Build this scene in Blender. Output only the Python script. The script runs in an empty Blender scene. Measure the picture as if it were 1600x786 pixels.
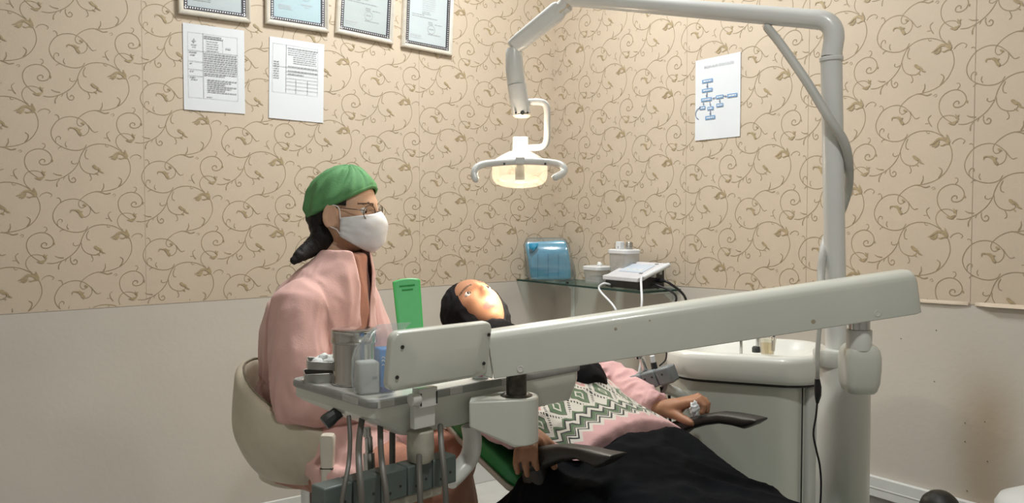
import bpy, bmesh, math, random
from math import sin, cos, pi, radians, exp
from mathutils import Vector, Matrix, noise

random.seed(7)
V = Vector
SC = bpy.context.scene
COL = SC.collection

# ------------------------------------------------------------------ frames
F = 1286.0                      # focal length in pixels of the 1600x786 frame
TH = radians(54.7)              # angle between the view axis and the left wall
PITCH = math.atan(50 / F)
CAMZ = 1.15
CORNER = V((0.195, 3.80))       # room corner in the view frame (x right, y forward)
S_, C_ = sin(TH), cos(TH)
E1 = V((-S_, -C_))              # along the left wall, away from the corner
E2 = V((C_, -S_))               # along the right wall, away from the corner
PHI = math.atan2(C_, -S_)


def W(p):
    """view frame (x right, y forward, z up) -> room frame (corner at origin)"""
    d = V((p[0], p[1])) - CORNER
    return V((d.dot(E1), d.dot(E2), p[2]))


def P(px, py, depth):
    """the point that far ahead which the photo shows at a pixel"""
    u, v = (px - 800) / F, (py - 393) / F
    t = depth / (cos(PITCH) - v * sin(PITCH))
    return V((u * t, depth, CAMZ + (-sin(PITCH) - v * cos(PITCH)) * t))


def ray_room(px, py):
    a, b = W((0, 0, CAMZ)), W(P(px, py, 1.0))
    return a, b - a


def on_left(px, py):            # -> (distance from corner, height) on the left wall
    o, d = ray_room(px, py)
    t = -o.y / d.y
    q = o + d * t
    return q.x, q.z


def on_right(px, py):
    o, d = ray_room(px, py)
    t = -o.x / d.x
    q = o + d * t
    return q.y, q.z


# ------------------------------------------------------------------ materials
def new_mat(name):
    m = bpy.data.materials.new(name)
    m.use_nodes = True
    return m, m.node_tree.nodes, m.node_tree.links


def mat(name, col, rough=.5, metal=0., var=.06, scale=14., bump=0., bscale=200., spec=.5, coat=0., emit=None, estr=0., sheen=0., stretch=None):
    m, n, l = new_mat(name)
    b = n['Principled BSDF']
    b.inputs['Roughness'].default_value = rough
    b.inputs['Metallic'].default_value = metal
    b.inputs['Specular IOR Level'].default_value = spec
    b.inputs['Coat Weight'].default_value = coat
    b.inputs['Sheen Weight'].default_value = sheen
    tc = n.new('ShaderNodeTexCoord')
    src = tc.outputs['Object']
    if stretch:
        mp = n.new('ShaderNodeMapping')
        mp.inputs['Scale'].default_value = stretch
        l.new(src, mp.inputs['Vector'])
        src = mp.outputs['Vector']
    nz = n.new('ShaderNodeTexNoise')
    nz.inputs['Scale'].default_value = scale
    nz.inputs['Detail'].default_value = 5
    l.new(src, nz.inputs['Vector'])
    r = n.new('ShaderNodeValToRGB')
    r.color_ramp.elements[0].position = .3
    r.color_ramp.elements[1].position = .7
    c = V(col)
    r.color_ramp.elements[0].color = (*(c * (1 - var)), 1)
    r.color_ramp.elements[1].color = (*[min(1, x) for x in c * (1 + var)], 1)
    l.new(nz.outputs['Fac'], r.inputs['Fac'])
    l.new(r.outputs['Color'], b.inputs['Base Color'])
    if bump:
        nb = n.new('ShaderNodeTexNoise')
        nb.inputs['Scale'].default_value = bscale
        nb.inputs['Detail'].default_value = 3
        l.new(src, nb.inputs['Vector'])
        bp = n.new('ShaderNodeBump')
        bp.inputs['Strength'].default_value = bump
        bp.inputs['Distance'].default_value = .002
        l.new(nb.outputs['Fac'], bp.inputs['Height'])
        l.new(bp.outputs['Normal'], b.inputs['Normal'])
    if emit:
        b.inputs['Emission Color'].default_value = (*emit, 1)
        b.inputs['Emission Strength'].default_value = estr
    return m


def mat_thin(name, tint, gloss=.07, rough=.05, white=0.):
    """clear sheet: mostly see-through, a little shine, optional milky share"""
    m, n, l = new_mat(name)
    n.remove(n['Principled BSDF'])
    t = n.new('ShaderNodeBsdfTransparent')
    t.inputs['Color'].default_value = (*tint, 1)
    g = n.new('ShaderNodeBsdfGlossy')
    g.inputs['Roughness'].default_value = rough
    lw = n.new('ShaderNodeLayerWeight')
    lw.inputs['Blend'].default_value = .25
    ma = n.new('ShaderNodeMath')
    ma.operation = 'MULTIPLY_ADD'
    ma.inputs[1].default_value = gloss * 3
    ma.inputs[2].default_value = gloss
    l.new(lw.outputs['Fresnel'], ma.inputs[0])
    mx = n.new('ShaderNodeMixShader')
    l.new(ma.outputs[0], mx.inputs[0])
    l.new(t.outputs[0], mx.inputs[1])
    l.new(g.outputs[0], mx.inputs[2])
    out = mx
    if white:
        d = n.new('ShaderNodeBsdfDiffuse')
        d.inputs['Color'].default_value = (.8, .82, .84, 1)
        m2 = n.new('ShaderNodeMixShader')
        m2.inputs[0].default_value = white
        l.new(mx.outputs[0], m2.inputs[1])
        l.new(d.outputs[0], m2.inputs[2])
        out = m2
    l.new(out.outputs[0], n['Material Output'].inputs['Surface'])
    return m


# ------------------------------------------------------------------ mesh builder
class MB:
    def __init__(s):
        s.v, s.f, s.m = [], [], []

    def add(s, vs, fs, m=0):
        o = len(s.v)
        s.v += [V(p) for p in vs]
        s.f += [tuple(i + o for i in f) for f in fs]
        s.m += [m] * len(fs)
        return s

    def box(s, c, size, ax=None, m=0):
        c = V(c)
        ax = ax or (V((1, 0, 0)), V((0, 1, 0)), V((0, 0, 1)))
        a, b, d = [V(ax[i]) * size[i] / 2 for i in range(3)]
        vs = [c + a * i + b * j + d * k for k in (-1, 1) for j in (-1, 1) for i in (-1, 1)]
        return s.add(vs, [(0, 2, 3, 1), (4, 5, 7, 6), (0, 1, 5, 4), (2, 6, 7, 3), (0, 4, 6, 2), (1, 3, 7, 5)], m)

    def loft(s, rings, m=0, caps=True, closed=False):
        n = len(rings[0])
        vs = [p for r in rings for p in r]
        fs = []
        k = len(rings)
        for i in range(k if closed else k - 1):
            i2 = (i + 1) % k
            for j in range(n):
                j2 = (j + 1) % n
                fs.append((i * n + j, i * n + j2, i2 * n + j2, i2 * n + j))
        if caps and not closed:
            fs.append(tuple(range(n))[::-1])
            fs.append(tuple((k - 1) * n + j for j in range(n)))
        return s.add(vs, fs, m)

    def tube(s, pts, r, n=10, m=0, caps=True, round_ends=False, flat=None, closed=False):
        pts = [V(p) for p in pts]
        k = len(pts)
        rs = list(r) if isinstance(r, (list, tuple)) else [r] * k
        if round_ends:
            a, b = (pts[0] - pts[1]).normalized(), (pts[-1] - pts[-2]).normalized()
            h0 = [pts[0] + a * rs[0] * sin(t) for t in (1.45, 1.1, .6)]
            r0 = [rs[0] * cos(t) for t in (1.45, 1.1, .6)]
            h1 = [pts[-1] + b * rs[-1] * sin(t) for t in (.6, 1.1, 1.45)]
            r1 = [rs[-1] * cos(t) for t in (.6, 1.1, 1.45)]
            pts, rs = h0 + pts + h1, r0 + rs + r1
            k = len(pts)
        up = None
        rings = []
        for i in range(k):
            if closed:
                t = pts[(i + 1) % k] - pts[i - 1]
            else:
                t = (pts[min(i + 1, k - 1)] - pts[max(i - 1, 0)])
            t = t.normalized() if t.length > 1e-9 else V((0, 0, 1))
            if up is None:
                up = V((0, 0, 1)) if abs(t.z) < .9 else V((1, 0, 0))
            side = t.cross(up).normalized()
            up = side.cross(t).normalized()
            fl = flat or 1.
            rings.append([pts[i] + side * cos(2 * pi * j / n) * rs[i] + up * sin(2 * pi * j / n) * rs[i] * fl for j in range(n)])
        return s.loft(rings, m, caps, closed)

    def lathe(s, prof, o, n=28, m=0, axis=None, caps=True):
        o = V(o)
        z = V(axis or (0, 0, 1)).normalized()
        x = (V((1, 0, 0)) if abs(z.x) < .9 else V((0, 1, 0)))
        x = (x - z * x.dot(z)).normalized()
        y = z.cross(x)
        rings = [[o + z * h + x * r * cos(2 * pi * j / n) + y * r * sin(2 * pi * j / n) for j in range(n)] for r, h in prof]
        return s.loft(rings, m, caps)

    def ell(s, c, ax, nu=20, nv=14, m=0):
        c = V(c)
        a, b, d = [V(q) for q in ax]
        rings = []
        for i in range(nv + 1):
            t = -pi / 2 + pi * i / nv
            t = max(min(t, pi / 2 - .02), -pi / 2 + .02)
            rings.append([c + a * cos(t) * cos(2 * pi * j / nu) + b * cos(t) * sin(2 * pi * j / nu) + d * sin(t) for j in range(nu)])
        return s.loft(rings, m)

    def prism(s, poly, o, x, y, ext, m=0):
        o, x, y, ext = V(o), V(x), V(y), V(ext)
        return s.loft([[o + x * p[0] + y * p[1] for p in poly], [o + x * p[0] + y * p[1] + ext for p in poly]], m)

    def ribbon(s, pts, ws, nrm, m=0):
        """flat stroke on a surface whose normal is nrm"""
        k = len(pts)
        vs, fs = [], []
        for i in range(k):
            t = (pts[min(i + 1, k - 1)] - pts[max(i - 1, 0)]).normalized()
            sd = nrm.cross(t) * ws[i] / 2
            vs += [pts[i] - sd, pts[i] + sd]
            if i:
                fs.append((2 * i - 2, 2 * i, 2 * i + 1, 2 * i - 1))
        return s.add(vs, fs, m)

    def grid(s, rows, m=0):
        n = len(rows[0])
        vs = [p for r in rows for p in r]
        fs = [(i * n + j, i * n + j + 1, (i + 1) * n + j + 1, (i + 1) * n + j) for i in range(len(rows) - 1) for j in range(n - 1)]
        return s.add(vs, fs, m)

    def quad(s, a, b, c, d, m=0):
        return s.add([a, b, c, d], [(0, 1, 2, 3)], m)


def catmull(pts, k=5):
    pts = [V(p) for p in pts]
    if len(pts) < 3:
        return pts
    out = []
    for i in range(len(pts) - 1):
        p0 = pts[i - 1] if i else pts[0] * 2 - pts[1]
        p1, p2 = pts[i], pts[i + 1]
        p3 = pts[i + 2] if i + 2 < len(pts) else p2 * 2 - p1
        for j in range(k):
            t = j / k
            out.append(.5 * ((2 * p1) + (p2 - p0) * t + (2 * p0 - 5 * p1 + 4 * p2 - p3) * t * t + (3 * p1 - p0 - 3 * p2 + p3) * t ** 3))
    return out + [pts[-1]]


def interp(tab, t):
    for (a, *x), (b, *y) in zip(tab, tab[1:]):
        if t <= b:
            k = 0 if b == a else max(0, (t - a) / (b - a))
            return [p + (q - p) * k for p, q in zip(x, y)]
    return list(tab[-1][1:])


def rrect(w, h, r, n=5):
    o = []
    for cx, cy, a in ((w / 2 - r, h / 2 - r, 0), (-w / 2 + r, h / 2 - r, 90), (-w / 2 + r, -h / 2 + r, 180), (w / 2 - r, -h / 2 + r, 270)):
        for i in range(n + 1):
            t = radians(a + 90 * i / n)
            o.append((cx + r * cos(t), cy + r * sin(t)))
    return o


BASE = {}


def build(mb, name, mats, parent=None, base=None, room=False, bevel=0., seg=2, sub=0, solid=0., sharp=40, smooth=True, label=None, uv=None):
    """link the shape as ONE mesh object; base = where a top-level thing stands"""
    if parent is not None:
        b, room = BASE[parent.name]
    else:
        b = V(base) if base is not None else V((0, 0, 0))
    me = bpy.data.meshes.new(name)
    me.from_pydata([tuple(p - b) for p in mb.v], [], mb.f)
    for x in (mats if isinstance(mats, (list, tuple)) else [mats]):
        me.materials.append(x)
    me.polygons.foreach_set('material_index', mb.m)
    bm = bmesh.new()
    bm.from_mesh(me)
    bmesh.ops.recalc_face_normals(bm, faces=bm.faces)
    if uv:
        lay = bm.loops.layers.uv.new('UVMap')
        for f in bm.faces:
            for lp in f.loops:
                lp[lay].uv = uv(lp.vert.co + b)
    bm.to_mesh(me)
    bm.free()
    if smooth:
        me.polygons.foreach_set('use_smooth', [True] * len(me.polygons))
        me.set_sharp_from_angle(angle=radians(sharp))
    ob = bpy.data.objects.new(name, me)
    COL.objects.link(ob)
    BASE[ob.name] = (b, room)
    if parent is not None:
        ob.parent = parent
    else:
        ob.location = b if room else W(b)
        if not room:
            ob.rotation_euler.z = PHI
    if solid:
        md = ob.modifiers.new('thickness', 'SOLIDIFY')
        md.thickness = solid
        md.offset = 0
    if bevel:
        md = ob.modifiers.new('soft_edges', 'BEVEL')
        md.width = bevel
        md.segments = seg
        md.limit_method = 'ANGLE'
        md.angle_limit = radians(35)
    if sub:
        md = ob.modifiers.new('smooth', 'SUBSURF')
        md.levels = md.render_levels = sub
    if label:
        ob['label'] = label
    return ob


def tag(o, label, cat, group=None, kind=None):
    o['label'] = label
    o['category'] = cat
    if group:
        o['group'] = group
    if kind:
        o['kind'] = kind
    return o


def thing(name, label, cat, base, group=None, room=False):
    o = bpy.data.objects.new(name, None)
    o.empty_display_size = .05
    COL.objects.link(o)
    b = V(base)
    BASE[o.name] = (b, room)
    o.location = b if room else W(b)
    if not room:
        o.rotation_euler.z = PHI
    return tag(o, label, cat, group)


def struct(mb, name, mats, **k):
    o = build(mb, name, mats, room=True, **k)
    o['kind'] = 'structure'
    return o


def remesh(mb, voxel, it=5, fac=.5):
    """fuse overlapping closed shapes into one continuous skin"""
    me = bpy.data.meshes.new('fuse')
    me.from_pydata([tuple(p) for p in mb.v], [], mb.f)
    bm = bmesh.new()
    bm.from_mesh(me)
    bmesh.ops.recalc_face_normals(bm, faces=bm.faces)
    bm.to_mesh(me)
    bm.free()
    ob = bpy.data.objects.new('fuse', me)
    COL.objects.link(ob)
    r = ob.modifiers.new('r', 'REMESH')
    r.mode = 'VOXEL'
    r.voxel_size = voxel
    if it:
        q = ob.modifiers.new('s', 'SMOOTH')
        q.factor = fac
        q.iterations = it
    dg = bpy.context.evaluated_depsgraph_get()
    ev = ob.evaluated_get(dg)
    m2 = bpy.data.meshes.new_from_object(ev)
    out = MB()
    out.v = [v.co.copy() for v in m2.vertices]
    out.f = [tuple(p.vertices) for p in m2.polygons]
    out.m = [0] * len(out.f)
    out.n = [v.normal.copy() for v in m2.vertices]
    bpy.data.objects.remove(ob)
    bpy.data.meshes.remove(me)
    bpy.data.meshes.remove(m2)
    return out


def paint(mb, fn):
    for i, f in enumerate(mb.f):
        c = V((0, 0, 0))
        for j in f:
            c += mb.v[j]
        mb.m[i] = fn(c / len(f))
    return mb


def soften_rim(mb, it=10):
    """relax the open border of a cut cloth so that it runs smooth"""
    cnt = {}
    for f in mb.f:
        for a, b in zip(f, f[1:] + f[:1]):
            k = (min(a, b), max(a, b))
            cnt[k] = cnt.get(k, 0) + 1
    nb = {}
    for (a, b), c in cnt.items():
        if c == 1:
            nb.setdefault(a, []).append(b)
            nb.setdefault(b, []).append(a)
    for _ in range(it):
        new = {i: (mb.v[i] + sum((mb.v[j] for j in js), V((0, 0, 0))) / len(js)) / 2 for i, js in nb.items()}
        for i, p in new.items():
            mb.v[i] = p
    return mb


def displace(mb, fn):
    mb.v = [p + n * fn(p) for p, n in zip(mb.v, mb.n)]
    return mb
# ------------------------------------------------------------------ shared materials
M_paint = mat('wall_paint', (.59, .545, .485), .65, var=.035, scale=3, bump=.25, bscale=60)
M_paper = mat('wallpaper_ground', (.61, .51, .395), .6, var=.03, scale=5, bump=.15, bscale=300)
M_scroll = mat('wallpaper_scroll', (.335, .265, .165), .5, var=.12, scale=40)
M_scroll2 = mat('wallpaper_leaf', (.41, .32, .19), .45, var=.15, scale=60)
M_seam = mat('wallpaper_seam', (.42, .35, .26), .8)
M_patch = mat('brown_patch', (.40, .33, .26), .8)
M_backw = mat('far_wall_paint', (.47, .46, .44), .8)
M_ceil = mat('ceiling_paint', (.78, .77, .74), .8)
M_tile = mat('floor_tile', (.63, .62, .59), .25, var=.05)
M_white = mat('white_trim', (.70, .71, .69), .4, var=.03)
M_greyp = mat('plain_grey', (.30, .30, .28), .6)
M_sheet = mat('white_sheet', (.74, .77, .80), .7, var=.015)
M_ink = mat('grey_ink', (.40, .41, .43), .8)
M_inkl = mat('pale_ink', (.55, .57, .60), .8)
M_inkg = mat('seal_ink', (.42, .50, .50), .8)
M_black = mat('black_plastic', (.018, .018, .02), .4)
M_pin = mat('dark_screw', (.03, .028, .025), .5)
M_glass = mat_thin('clear_glass', (.985, .99, .99), .03)


# painted wall with a soft-edged brown patch running down to the floor (right wall only)
def patch_paint():
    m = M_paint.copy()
    m.name = 'wall_paint_patch'
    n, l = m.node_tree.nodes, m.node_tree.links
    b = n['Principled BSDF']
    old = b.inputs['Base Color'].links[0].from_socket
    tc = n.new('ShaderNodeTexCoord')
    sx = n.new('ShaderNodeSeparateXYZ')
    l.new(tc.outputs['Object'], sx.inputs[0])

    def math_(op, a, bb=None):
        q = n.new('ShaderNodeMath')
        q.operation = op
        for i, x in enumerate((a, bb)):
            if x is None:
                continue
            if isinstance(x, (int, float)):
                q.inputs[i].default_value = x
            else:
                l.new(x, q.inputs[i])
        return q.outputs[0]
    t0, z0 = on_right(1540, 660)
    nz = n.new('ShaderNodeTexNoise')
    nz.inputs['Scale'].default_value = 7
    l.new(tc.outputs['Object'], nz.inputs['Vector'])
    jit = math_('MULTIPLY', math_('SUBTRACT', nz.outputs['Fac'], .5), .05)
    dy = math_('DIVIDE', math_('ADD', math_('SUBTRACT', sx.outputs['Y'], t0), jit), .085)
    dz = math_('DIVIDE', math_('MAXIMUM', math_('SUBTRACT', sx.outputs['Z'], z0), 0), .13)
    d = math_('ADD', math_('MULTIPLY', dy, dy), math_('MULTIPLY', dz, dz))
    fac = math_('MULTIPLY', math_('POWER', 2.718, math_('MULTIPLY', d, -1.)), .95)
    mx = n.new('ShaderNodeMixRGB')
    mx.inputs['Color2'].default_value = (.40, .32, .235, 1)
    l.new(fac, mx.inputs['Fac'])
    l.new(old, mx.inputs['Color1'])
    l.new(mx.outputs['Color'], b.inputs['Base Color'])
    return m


M_paint_patch = patch_paint()

# ------------------------------------------------------------------ room
RX, RY, RH = 3.5, 3.9, 2.75
struct(MB().box((RX / 2, RY / 2, -.05), (RX + .4, RY + .4, .1)), 'floor', M_tile)
struct(MB().box((RX / 2, RY / 2, RH + .05), (RX + .4, RY + .4, .1)), 'ceiling', M_ceil)
struct(MB().box((RX / 2, RY + .05, RH / 2), (RX + .2, .1, RH)), 'wall_back', M_backw)
struct(MB().box((RX + .05, RY / 2, RH / 2), (.1, RY + .2, RH)), 'wall_side', M_backw)


def border_left(s):
    return .8785 - .0101 * s


def border_right(t):
    return .8785 + .0195 * t


# one scroll motif, traced as strokes (x, y in a 4.9x enlargement), width
CR = (180, 150, 4.9125)
STROKES = [
    # stem and big circle
    ([(50, 420), (20, 392), (5, 350), (15, 315), (40, 293), (80, 289), (118, 300), (138, 322)], 4, 4),
    ([(150, 357), (200, 362), (250, 350), (300, 326), (345, 290), (378, 242), (395, 190), (420, 145), (460, 116), (520, 104), (590, 114), (650, 143), (700, 185), (730, 240), (738, 300), (722, 350), (692, 393), (650, 424), (600, 442), (545, 450), (490, 452), (445, 467), (408, 492), (384, 520), (382, 548), (398, 566), (420, 562), (432, 545)], 5, 4),
    ([(388, 222), (394, 262), (418, 298), (455, 318), (495, 322), (518, 305), (512, 282)], 4, 5),
    # medium circle
    ([(400, 635), (432, 632), (456, 610), (462, 575), (442, 545), (402, 515), (355, 501), (300, 505), (250, 530), (216, 575), (203, 620), (215, 665), (245, 700), (290, 726), (340, 741), (390, 742), (428, 728), (446, 700)], 4, 5),
    # spiral
    ([(146, 228), (150, 215), (136, 206), (118, 212), (112, 228), (124, 243), (154, 247), (184, 235), (198, 205), (186, 170), (155, 142), (115, 130), (70, 136), (30, 160), (11, 200), (15, 245), (36, 285), (72, 318), (105, 340)], 6, 4),
    # curls
    ([(136, 130), (152, 112), (146, 94), (128, 91)], 5, 3),
    ([(205, 308), (232, 322), (268, 328)], 3, 8),
    ([(232, 410), (234, 378), (256, 348)], 8, 3),
    ([(276, 356), (290, 332)], 7, 3),
    ([(315, 325), (314, 350), (328, 376), (352, 378), (361, 360), (346, 345), (333, 358)], 5, 5),
    ([(375, 238), (352, 246), (333, 236), (336, 221)], 3, 5),
    ([(440, 140), (426, 172), (430, 202), (450, 212)], 5, 4),
    ([(456, 320), (468, 345), (468, 362), (456, 370)], 4, 4),
    ([(565, 112), (574, 126), (590, 124)], 3, 3),
    ([(655, 350), (676, 368), (672, 395), (655, 420)], 4, 8),
    ([(540, 446), (554, 420), (553, 390)], 8, 3),
    ([(500, 448), (540, 458), (570, 470), (602, 464)], 4, 7),
    ([(455, 555), (478, 588), (500, 608), (526, 602)], 5, 3),
    ([(258, 528), (257, 505), (243, 489), (228, 493)], 4, 3),
    ([(238, 692), (234, 665), (250, 645), (268, 652), (265, 668)], 3, 4),
    ([(312, 722), (300, 702), (306, 680)], 5, 3),
    ([(282, 722), (262, 724), (250, 738)], 3, 3),
    ([(605, 598), (585, 616), (592, 645), (610, 672)], 3, 5),
    ([(565, 648), (590, 648)], 5, 3),
    ([(735, 215), (752, 196), (785, 188), (812, 205), (802, 222)], 3, 3),
    ([(612, 480), (628, 470), (636, 482), (622, 488)], 2, 2),
]
LEAVES = [
    ([(590, 203), (618, 193), (650, 172), (685, 180), (715, 215)], 5, 13),
    ([(606, 212), (632, 205), (655, 185)], 9, 8),
    ([(622, 222), (640, 212), (652, 196)], 5, 7),
    ([(700, 150), (706, 175), (720, 205)], 5, 12),
    ([(690, 165), (700, 190), (716, 215)], 3, 10),
    ([(655, 208), (672, 216), (694, 210), (714, 212)], 4, 5),
    ([(478, 258), (494, 270), (512, 290)], 14, 12),
    ([(500, 268), (520, 284), (532, 304)], 5, 9),
    ([(520, 296), (538, 308), (558, 318)], 8, 3),
    ([(498, 312), (512, 322), (520, 328)], 4, 5),
    ([(325, 600), (328, 582), (348, 580), (368, 586)], 5, 4),
    ([(350, 580), (372, 586), (392, 605), (400, 632)], 6, 15),
    ([(372, 578), (392, 594), (410, 592)], 10, 5),
    ([(402, 612), (410, 628), (404, 640)], 8, 4),
    ([(410, 540), (422, 546), (436, 552)], 10, 6),
    ([(128, 288), (138, 304), (148, 322)], 4, 9),
    ([(158, 296), (142, 306), (150, 328)], 3, 7),
    ([(80, 338), (105, 346), (132, 350)], 4, 12),
    ([(110, 338), (130, 340), (146, 330)], 6, 8),
    ([(196, 205), (204, 218), (202, 230)], 6, 3),
]


def motif():
    ax, az = on_left(CR[0] + 388 / CR[2], CR[1] + 225 / CR[2])
    out = []
    for k, lst in ((2, STROKES), (3, LEAVES)):
        for pts, w0, w1 in lst:
            q = []
            for x, y in pts:
                s, z = on_left(CR[0] + x / CR[2], CR[1] + y / CR[2])
                q.append(V((-(s - ax), z - az, 0)))
            q = catmull(q, 4 if k == 2 else 3)
            n = len(q)
            ws = [(w0 + (w1 - w0) * i / (n - 1)) * .00056 for i in range(n)]
            if k == 2:
                ws[0] *= .6
                ws[-1] *= .6
            else:
                ws = [w * 1.3 * (1 - .75 * abs(2 * i / (n - 1) - 1) ** 3) for i, w in enumerate(ws)]
            out.append((q, ws, k))
    return (ax, az), out


ANCH, MOTIF = motif()
LAT_A, LAT_B = (.2655, .1325), .264


def paper_wall(mb, left, length, top):
    """wallpaper sheet, its printed scrolls and seams, all surface of one wall"""
    if left:
        to = lambda h, z, e: V((-h, e, z))
        nrm, bord = V((0, 1, 0)), border_left
        a0 = (-ANCH[0], ANCH[1])
        lo, hi = -length, 0
    else:
        to = lambda h, z, e: V((e, h, z))
        nrm, bord = V((1, 0, 0)), border_right
        t, z = on_right(1360 + 245 / 4.9125, 60 + 188 / 4.9125)
        a0 = (t, z)
        lo, hi = 0, length
    n = 24
    for i in range(n):
        h0, h1 = lo + (hi - lo) * i / n, lo + (hi - lo) * (i + 1) / n
        b0, b1 = bord(abs(h0)), bord(abs(h1))
        mb.quad(to(h0, b0, .0012), to(h1, b1, .0012), to(h1, top, .0012), to(h0, top, .0012), 1)
        mb.quad(to(h0, b0, 0), to(h1, b1, 0), to(h1, b1, .0012), to(h0, b0, .0012), 4)
    ia = int(length / LAT_A[0]) + 3
    for i in range(-ia, ia + 1):
        for j in range(-14, 15):
            oh, oz = a0[0] + i * LAT_A[0], a0[1] - (i % 2) * LAT_A[1] + j * LAT_B
            if not (lo - .3 < oh < hi + .3 and .5 < oz < min(top, 2.3) + .3):
                continue
            for ix, (q, ws, k) in enumerate(MOTIF):
                run, rw = [], []
                for p, w in zip(q, ws):
                    h, z = oh + p.x, oz + p.y
                    if lo + .001 < h < hi - .001 and bord(abs(h)) + .002 < z < top:
                        run.append(to(h, z, (.0015 if k == 2 else .0020) + ix * .000016))
                        rw.append(w)
                    else:
                        if len(run) > 1:
                            mb.ribbon(run, rw, nrm, k)
                        run, rw = [], []
                if len(run) > 1:
                    mb.ribbon(run, rw, nrm, k)


wl = MB().box((RX / 2, -.05, RH / 2), (RX, .1, RH))
paper_wall(wl, True, RX, RH - .002)
for px, py in ((225, 250), (655, 250)):
    s, _ = on_left(px, py)
    wl.box((s, .0013, 1.8), (.0012, .0008, 1.84), m=4)
struct(wl, 'wall_left', [M_paint, M_paper, M_scroll, M_scroll2, M_seam], smooth=False)

wr = MB().box((-.05, RY / 2, RH / 2), (.1, RY, RH))
paper_wall(wr, False, RY, RH - .002)
for px, py in ((1072, 300), (1261.5, 300), (1522, 200)):
    t, _ = on_right(px, py)
    wr.box((.0013, t, 1.83), (.0012, .0013, 1.84), m=4)
# small nail holes in the paint under the paper
for px, py in ((1463, 516), (1408, 529), (1460, 596), (1508, 661), (1508, 690), (1511, 767), (1543, 721), (1560, 779), (1539, 659)):
    t, z = on_right(px, py)
    wr.tube([(.0005, t, z), (.0015, t, z)], .0014, 7, m=5)
# the paper's lower edge peels off and curls towards the room
for (t0, t1, lift) in ((on_right(1524, 478)[0], on_right(1640, 485)[0], .012), (on_right(1424, 470)[0], on_right(1514, 477)[0], .003)):
    rows = []
    for i in range(13):
        t = t0 + (t1 - t0) * i / 12
        b = border_right(t)
        e = lift * min(1, i / 3, (12 - i) / 3 if lift < .01 else 9) + .001
        rows.append([(.0022, t, b + .007), (.0024 + e * .3, t, b + .004), (.0024 + e * .7, t, b + .001), (.0024 + e, t, b - .003), (.0018 + e, t, b - .0035), (.0016, t, b + .006)])
    wr.grid(rows, 1)
struct(wr, 'wall_right', [M_paint_patch, M_paper, M_scroll, M_scroll2, M_seam, M_pin], smooth=False)

struct(MB().box((RX / 2, .006, .052), (RX - .02, .012, .104)), 'baseboard_left', M_white, bevel=.003)
zt = on_right(1435, 761)[1]
zb = on_right(1385, 778)[1]
struct(MB().box((.004, RY / 2, zb / 2), (.008, RY - .02, zb)), 'wall_shade_right', M_greyp)  # dark grey panel stands in for the shaded wall below the trim
tr = MB().box((.009, RY / 2, (zt + zb) / 2), (.018, RY - .02, zt - zb))
tr.box((.0185, RY / 2, zb + (zt - zb) * .45), (.002, RY - .02, .004))
struct(tr, 'trim_1', M_white, bevel=.002)

# ------------------------------------------------------------------ papers and certificates
def sheet_frame(left, c):
    """origin + axes of a flat thing on a wall: x to the picture's right, y up, n into the room"""
    if left:
        return V((-1, 0, 0)), V((0, 0, 1)), V((0, 1, 0))
    return V((0, 1, 0)), V((0, 0, 1)), V((1, 0, 0))


def bars(mb, o, x, y, n, rows, m=0, seed=1):
    """rows of short printed word marks: (x0, x1, y, height)"""
    rnd = random.Random(seed)
    for x0, x1, yy, h in rows:
        c = x0
        while c < x1 - .001:
            w = min(x1 - c, rnd.uniform(.004, .013))
            a = o + x * c + y * yy
            mb.quad(a, a + x * w, a + x * w + y * h, a + y * h, m)
            c += w + .0018


def rect_lines(mb, o, x, y, x0, y0, x1, y1, w=.0008, m=0):
    for a, b, c, d in ((x0, y0, x1, y0 + w), (x0, y1 - w, x1, y1), (x0, y0, x0 + w, y1), (x1 - w, y0, x1, y1)):
        mb.quad(o + x * a + y * b, o + x * c + y * b, o + x * c + y * d, o + x * a + y * d, m)


def ring_mark(mb, o, x, y, cx, cy, r, w, m=0, n=24):
    q = [o + x * (cx + r * cos(2 * pi * i / n)) + y * (cy + r * sin(2 * pi * i / n)) for i in range(n + 1)]
    mb.ribbon(q, [w] * (n + 1), x.cross(y), m)


def paper(left, tl, bl, tr, label, inkfn, tilt=0., group='notices taped to the wallpaper'):
    f = on_left if left else on_right
    (h0, z0), (h1, z1), (h2, z2) = f(*tl), f(*bl), f(*tr)
    x, y, n = sheet_frame(left, None)
    cz = (z0 + z1) / 2
    hh = (h0 + h1) / 2
    o = V((hh, .003, 0)) if left else V((.003, hh, 0))
    w = .21
    hgt = .297
    rot = Matrix.Rotation(tilt, 3, n)
    x, y = rot @ x, rot @ y
    low = o + V((0, 0, cz)) - y * hgt / 2
    root = thing('paper_sign', label, 'notice', low + x * w / 2, group, room=True)
    m = MB()
    cols = 8
    pts = lambda e: [[low + x * (w * i / cols) + y * (hgt * j / cols) + n * (e + .0015 * (sin(i * .8) * .5 + .5) * (abs(j - 4) / 4) ** 2) for i in range(cols + 1)] for j in range(cols + 1)]
    for e, fl in ((0, 0), (.0006, 1)):
        g = pts(e)
        for j in range(cols):
            for i in range(cols):
                m.quad(g[j][i], g[j][i + 1], g[j + 1][i + 1], g[j + 1][i])
    build(m, 'sheet', M_sheet, root)
    inkfn(root, low + n * .0028, x, y, n)
    return root


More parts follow.
